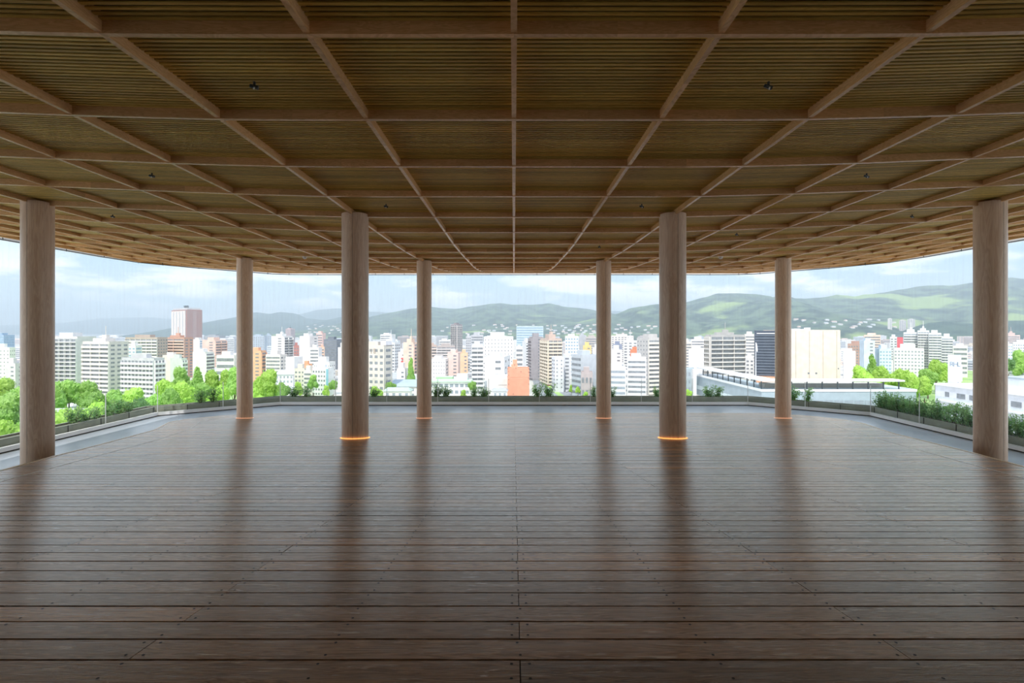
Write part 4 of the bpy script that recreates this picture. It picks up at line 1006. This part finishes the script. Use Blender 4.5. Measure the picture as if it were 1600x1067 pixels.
TR = [
 # x, ytop, Y, width, leaf, label, kind
 (8, 596, 330, 50, 'leafbright', 'bright round tree below the white office at the far left'),
 (40, 602, 300, 60, 'leafmid', 'green park tree directly behind the far left column'),
 (14, 622, 235, 70, 'leafmid', 'mid-green broad tree at the left edge'), (60, 630, 225, 80, 'leafmid', 'large mid-green tree behind the far left column'),
 (10, 652, 200, 80, 'leafbright', 'yellow-green tree at the bottom left edge above the planter'), (60, 655, 195, 70, 'leafbright', 'yellow-green tree low behind the foot of the far left column'),
 (108, 591, 330, 66, 'leafmid', 'big round tree under the tall grey apartment slab'), (88, 600, 320, 40, 'leafmid', 'tree touching the right edge of the far left column'), (140, 600, 330, 40, 'leafmid', 'tree at the foot of the beige-white apartment block'),
 (150, 612, 290, 50, 'leafmid', 'low tree behind the bridge, right end'), (178, 609, 300, 46, 'leafmid', 'round tree before the rounded balcony block, left one'), (208, 612, 290, 50, 'leafbright', 'round tree before the rounded balcony block, middle one'), (238, 614, 285, 44, 'leafmid', 'round tree before the rounded balcony block, right one'),
 (112, 634, 215, 70, 'leafbright', 'bright yellow-green tree just right of the far left column'), (146, 629, 215, 70, 'leafbright', 'brightest yellow-green tree, second right of the far left column'), (100, 648, 200, 60, 'leafbright', 'yellow-green tree low against the planter right of the far left column'),
 (182, 624, 235, 60, 'leafdark', 'darker green tree at the glass joint, left of two'), (222, 622, 240, 60, 'leafdark', 'darker green tree left of the park path'),
 (262, 590, 330, 46, 'leafbright', 'bright round tree right of the rounded balcony block'), (282, 579, 340, 34, 'leafmid', 'round green tree behind the bright park trees, near the conical one'), (290, 596, 310, 50, 'leafbright', 'bright broad tree in front of the conical tree'),
 (268, 606, 290, 44, 'leafmid', 'low green tree above the park path, left'), (318, 604, 300, 44, 'leafmid', 'low green tree above the park path, right'),
 (330, 584, 340, 36, 'leafbright', 'bright tree right of the conical tree'), (352, 583, 340, 30, 'leafbright', 'yellowish tree second right of the conical tree'), (366, 580, 330, 36, 'leafmid', 'tree touching the left of the slim left column'), (340, 600, 300, 44, 'leafbright', 'low bright tree left of the slim left column'),
 (404, 588, 330, 40, 'leafbright', 'bright tree just right of the slim left column'), (420, 584, 330, 44, 'leafbright', 'tallest bright tree right of the slim left column'), (396, 606, 290, 36, 'leafbright', 'low tree at the foot of the slim left column'), (410, 616, 270, 30, 'leafbright', 'lowest bright bush-like tree right of the slim left column'),
 (442, 598, 310, 26, 'leafmid', 'small tree on the pale path'), (489, 589, 350, 19, 'leafmid', 'small round street tree in front of the white hotel'), (521, 594, 345, 17, 'leafmid', 'small round street tree left of the near left column'), (466, 600, 330, 18, 'leafbright', 'small bright tree by the riverside road'),
 (510, 605, 310, 14, 'leafbright', 'slim pale tree on the riverside path'), (588, 604, 300, 26, 'leafbright', 'bright small tree at the foot of the beige office'), (610, 596, 330, 20, 'leafmid', 'small tree right of the beige office'),
 (738, 596, 320, 16, 'leafmid', 'small tree between the school and the white balcony tower'), (724, 612, 290, 14, 'leafbright', 'small bright bush in front of the school'),
 (893, 603, 400, 10, 'leafbright', 'street tree on the right side of the avenue, nearest'), (903, 604, 380, 10, 'leafbright', 'street tree by the silver blue office'), (876, 596, 440, 10, 'leafbright', 'street tree in front of the windowless white block'), (915, 610, 370, 10, 'leafbright', 'street tree by the grey and white striped block'),
 (1075, 608, 300, 16, 'leafbright', 'bright tree top at the foot of the white pylon'),
 (1344, 570, 370, 34, 'leafbright', 'bright tree right of the beige theatre, in its shade'), (1378, 572, 370, 40, 'leafbright', 'bright park tree below the light blue school'), (1408, 575, 350, 40, 'leafbright', 'bright park tree below the white school'), (1428, 583, 330, 36, 'leafbright', 'bright park tree at the canopy end, front'), (1356, 580, 350, 40, 'leafbright', 'bright low park tree behind the canopy'),
 (1444, 592, 310, 26, 'leafbright', 'small park tree left of the tower block'), (1462, 562, 420, 34, 'leafbright', 'bright tree left of the tower block with letters'), (1478, 572, 400, 26, 'leafbright', 'bright tree touching the lettered tower block'), (1450, 575, 380, 30, 'leafmid', 'tree by the car park left of the lettered tower block'),
 (1566, 566, 420, 16, 'leafbright', 'small bright tree right of the far right column'), (1592, 552, 520, 34, 'leafmid', 'green trees on the river bank at the right edge'), (1575, 560, 500, 22, 'leafdark', 'dark tree on the river bank right of the far right column'),
]
for t_ in TR: tree(*t_)
tree(308, 575, 335, 26, 'leafmid', 'dark green conical conifer among the park trees left of centre', 'cone')
tree(642, 561, 370, 17, 'leafmid', 'tall narrow conical tree left of the slim left middle column', 'cone')
tree(1363, 556, 385, 24, 'leafmid', 'conical tree right of the beige theatre', 'cone')

# ------------------------------------------------------------------ planter shrubs
def shrub_mesh(seed, n, flat):
    r = random.Random(seed); m = MB(); leaves = MB()
    stems = MB()
    tips = []
    for k in range(9):
        a = r.uniform(0, 6.28); d = r.uniform(.1, .42); top = Vector((math.cos(a) * d, math.sin(a) * d * .5, r.uniform(.45, .9)))
        stems.tube([(top.x * .2, top.y * .2, 0), (top.x * .6, top.y * .6, top.z * .5), top], [.012, .008, .004], 5); tips.append(top)
    for k in range(n):
        tp = r.choice(tips); f_ = r.uniform(.15, 1.05); c = Vector((tp.x * f_, tp.y * f_, tp.z * f_)) + Vector((r.gauss(0, .085), r.gauss(0, .06), r.gauss(0, .06)))
        if c.z < .02: continue
        q = Vector((r.uniform(-1, 1), r.uniform(-1, .4), r.uniform(-.2, 1))).normalized(); a = q.orthogonal().normalized(); a = (a * math.cos(k) + q.cross(a) * math.sin(k)); b = q.cross(a); s_ = r.uniform(.035, .065)
        leaves.face([c - a * s_, c - b * s_ * .4, c + a * s_, c + b * s_ * .4])
    leaves.raw = True
    return leaves.mesh('foliage', M['leafshrub']), stems.mesh('stem', M['bark'])
SM = [shrub_mesh(5 + i, n, 0) for i, n in enumerate((700, 520, 900))]
def shrub(x, z, wpx, hm, label, group=None, k=None):
    o = empty('planter_shrub', Q(x, z, -2.27), R.uniform(-.4, .4)); tag(o, label, 'shrub', group)
    le, st = SM[R.randint(0, 2) if k is None else k]
    for me, nm in ((le, 'foliage'), (st, 'stem')):
        q = bpy.data.objects.new(nm, me); C.objects.link(q); q.parent = o; q.scale = (wpx, min(wpx, .9), hm)
    return o
def sx(px, z=17.6): return (px - CX) * z / F
for px, wm_, hm, s_ in ((459, 1.1, .75, 'left of the two right of the slim left column'), (480, 1.2, .8, 'right of the two right of the slim left column'), (585, .9, .7, 'just right of the near left column'), (683, 1.0, .95, 'just right of the slim left middle column'), (697, .9, .8, 'second right of the slim left middle column'), (741, .9, .75, 'below the white balcony tower'), (757, 1.0, .7, 'below the white warehouse wall'),
                        (840, 1.1, 1.0, 'just right of the orange building'), (858, 1.2, .95, 'in front of the avenue'), (928, .8, .8, 'just left of the slim right middle column'), (957, .7, .75, 'just right of the slim right middle column'), (1027, .9, .8, 'just left of the near right column'), (1108, 1.3, .85, 'in front of the canopy building, left of a pair'), (1122, 1.2, .75, 'in front of the canopy building, right of a pair')):
    shrub(sx(px), 17.6, wm_, hm, 'dark leafy shrub in the planter ' + s_)
def chamf(t, side): return side * (GX + .3 + (GCX + .1 - GX - .3) * t), GZ1 + .1 + (GZ2 + .3 - GZ1 - .1) * t
for t, side, s_, hm in ((.62, 1, 'just right of the slim right column', 1.0), (.5, 1, 'second right of the slim right column', .95), (.45, -1, 'dark one left of the slim left column', 1.0), (.36, -1, 'beside the dark one left of the slim left column', .9)):
    x, z = chamf(t, side); shrub(x, z, 1.2, hm, 'leafy planter shrub at the corner, ' + s_)
for i in range(26):
    z = 15.1 - i * .23
    shrub(10.75, z, 1.0, R.uniform(.85, 1.1), 'green shrub in the dense hedge-like row in the right-hand planter', 'hedge row of shrubs in the right planter')
for i in range(6):
    shrub(-10.75, 12.6 + i * .36, 1.1, R.uniform(.6, .85), 'leafy shrub in the left-hand planter in front of the park trees', 'shrubs in the left planter')

# ------------------------------------------------------------------ hills
def hillm(name, a, b, c):
    m, n, l, bs = newmat(name)
    t = n.new('ShaderNodeTexCoord'); x = n.new('ShaderNodeTexNoise'); x.inputs['Scale'].default_value = .012; x.inputs['Detail'].default_value = 9; x.inputs['Roughness'].default_value = .65; l.new(t.outputs['Object'], x.inputs['Vector'])
    r = n.new('ShaderNodeValToRGB'); l.new(x.outputs['Fac'], r.inputs[0]); e = r.color_ramp.elements
    e[0].position = .42; e[0].color = (*a, 1); e[1].position = .58; e[1].color = (*b, 1)
    y = n.new('ShaderNodeTexNoise'); y.inputs['Scale'].default_value = .0022; y.inputs['Detail'].default_value = 5; l.new(t.outputs['Object'], y.inputs['Vector'])
    r2 = n.new('ShaderNodeValToRGB'); l.new(y.outputs['Fac'], r2.inputs[0]); r2.color_ramp.elements[0].position = .58; r2.color_ramp.elements[1].position = .64
    mi = n.new('ShaderNodeMixRGB'); l.new(r2.outputs[0], mi.inputs[0]); l.new(r.outputs[0], mi.inputs[1]); mi.inputs[2].default_value = (*c, 1)
    l.new(mi.outputs[0], bs.inputs['Base Color']); bs.inputs['Roughness'].default_value = .95; bs.inputs['Specular IOR Level'].default_value = .1
    return m
M['hill'] = hillm('forested_hill', (.015, .04, .03), (.10, .15, .08), (.24, .32, .10))
M['hillplain'] = hillm('far_forested_hill', (.02, .05, .04), (.05, .09, .06), (.06, .11, .06))
HILLS = []
def hill(pts, Y, dep, mat, name, seed=0, amp=.16):
    x0, x1 = pts[0][0], pts[-1][0]; nx = max(60, int((x1 - x0) / 4)); nz_ = 26; bm = bmesh.new(); g = []
    for i in range(nx + 1):
        px = x0 + (x1 - x0) * i / nx
        for (a, b), (c, d) in zip(pts, pts[1:]):
            if px <= c + 1e-6:
                f_ = (px - a) / (c - a); f_ = f_ * f_ * (3 - 2 * f_) * .5 + f_ * .5; y = b + (d - b) * f_; break
        H = EZ + (CY - y) * Y / F; col = []
        X = (px - CX) * Y / F
        for j in range(nz_ + 1):
            v = j / nz_                                       # 0 foot (near) .. .75 ridge .. 1 back
            if v <= .75: s_ = v / .75; hh = H * (s_ ** .85) ; yy = Y - dep * (1 - s_)
            else: s_ = (v - .75) / .25; hh = H * (1 - s_); yy = Y + dep * .6 * s_
            nn = noise.fractal(Vector((X / 420, yy / 420, seed)), 1.0, 2.0, 5) * amp * H * min(1, s_ * 1.2 if v <= .75 else 1) * (1 if v < .70 or v > .8 else .34)
            ridge = noise.noise(Vector((X / 260, seed, yy / 1800))) * amp * H * .7 * (math.sin(min(1, v / .75) * math.pi))
            col.append(bm.verts.new((X, yy, hh + nn + ridge - (3 if j == 0 else 0))))
        g.append(col)
    for a, b in zip(g, g[1:]):
        for j in range(nz_): bm.faces.new((a[j], b[j], b[j + 1], a[j + 1]))
    bmesh.ops.recalc_face_normals(bm, faces=bm.faces)
    me = bpy.data.meshes.new(name); bm.to_mesh(me); bm.free(); me.materials.append(mat); me.polygons.foreach_set('use_smooth', [True] * len(me.polygons))
    o = bpy.data.objects.new(name, me); C.objects.link(o); tag(o, kind='structure'); HILLS.append(o); return o
hill([(-300, 507), (0, 508), (100, 504), (160, 497), (230, 495), (300, 500), (380, 512), (440, 514), (500, 510), (540, 505)], 9200, 1600, M['hillplain'], 'mountains_far', 1, .04)
hill([(420, 505), (470, 490), (500, 483), (530, 481), (575, 486), (620, 488), (680, 500), (800, 505), (900, 500), (930, 488), (960, 485), (1010, 490), (1080, 500)], 7600, 1400, M['hillplain'], 'mountains_behind', 2, .04)
hill([(300, 530), (330, 520), (360, 503), (380, 492), (403, 487), (424, 490), (440, 487), (462, 489), (480, 497), (510, 500), (560, 490), (600, 500), (640, 515), (700, 528)], 5200, 1500, M['hillplain'], 'hills_left', 3, .07)
hill([(470, 522), (540, 505), (575, 497), (610, 488), (650, 481), (672, 478), (695, 481), (710, 483), (740, 478), (765, 474), (783, 472), (800, 475), (840, 476), (870, 478), (900, 480), (940, 486), (1000, 500), (1080, 515)], 4300, 1300, M['hill'], 'hills_middle', 4, .17)
hill([(660, 526), (700, 518), (750, 515), (800, 514), (860, 512), (900, 503), (930, 496), (960, 489), (985, 480), (1010, 477), (1040, 476), (1075, 485), (1120, 495), (1180, 505), (1230, 518)], 3300, 900, M['hill'], 'hills_centre_right', 5, .18)
hill([(990, 510), (1040, 487), (1070, 470), (1095, 463), (1120, 457), (1150, 457), (1180, 459), (1200, 465), (1230, 467), (1280, 466), (1310, 465), (1345, 462), (1370, 457), (1400, 453), (1430, 447), (1470, 444), (1510, 441), (1550, 435), (1590, 434), (1640, 440), (1750, 450), (1900, 470)], 3600, 1500, M['hill'], 'hills_right', 6, .19)
hill([(1400, 526), (1425, 512), (1450, 503), (1480, 500), (1510, 504), (1540, 508), (1570, 500), (1600, 500), (1640, 505), (1700, 518)], 2150, 450, M['hillplain'], 'hill_knoll', 7, .10)

# houses standing on the lower slopes
from mathutils.bvhtree import BVHTree
hb = []
for o in HILLS:
    hb.append(BVHTree.FromPolygons([v.co.copy() for v in o.data.vertices], [tuple(p.vertices) for p in o.data.polygons]))
HP = []
for i in range(190):
    px = R.choice([R.uniform(690, 880), R.uniform(700, 860), R.uniform(480, 534), R.uniform(960, 1035), R.uniform(880, 930), R.uniform(1240, 1400)])
    y = R.uniform(508, 523) if px < 1200 else R.uniform(500, 514)
    d = (P(px, y, 1000) - Vector((0, 0, EZ))).normalized(); best = None
    for t_ in hb:
        h_ = t_.ray_cast(Vector((0, 0, EZ)), d)
        if h_[0] is not None and (best is None or h_[3] < best[1]): best = (h_[0], h_[3])
    if best is None or any((best[0] - q).length < 34 for q in HP): continue
    HP.append(best[0])
    m = MB(); w = R.uniform(9, 22); m.box(-w / 2, w / 2, 0, 12, -14, 4.5, 0); m.hexa([(-w / 2 - 1, -1, 4.5), (w / 2 + 1, -1, 4.5), (w / 2 + 1, 13, 4.5), (-w / 2 - 1, 13, 4.5), (-w / 2, 5, 8), (w / 2, 5, 8), (w / 2, 7, 8), (-w / 2, 7, 8)], 1)
    o = m.build('hillside_house', [wallm(R.choice([WHT, CRM, (.84, .8, .76)])), wallm(R.choice([(.5, .42, .40), (.55, .56, .6), (.7, .5, .42)]))]); o.location = best[0]
    tag(o, 'tiny house on the lower slope of the hills', 'house', 'hillside houses')

# ------------------------------------------------------------------ summer haze over the city
m = MB(); m.box(-8800, 8800, 520, 9400, .5, 480)
hz = bpy.data.materials.new('haze'); hz.use_nodes = True; n = hz.node_tree.nodes; n.remove(n['Principled BSDF'])
v = n.new('ShaderNodeVolumeScatter'); va = n.new('ShaderNodeVolumeAbsorption'); ad = n.new('ShaderNodeAddShader')
for q in (v, va): q.inputs['Color'].default_value = (.80, .92, 1, 1); q.inputs['Density'].default_value = 2.5e-4
hl = hz.node_tree.links; hl.new(v.outputs[0], ad.inputs[0]); hl.new(va.outputs[0], ad.inputs[1]); hl.new(ad.outputs[0], n['Material Output'].inputs['Volume'])
tag(m.build('haze', hz), 'thin bluish summer haze over the city and hills', kind='stuff')
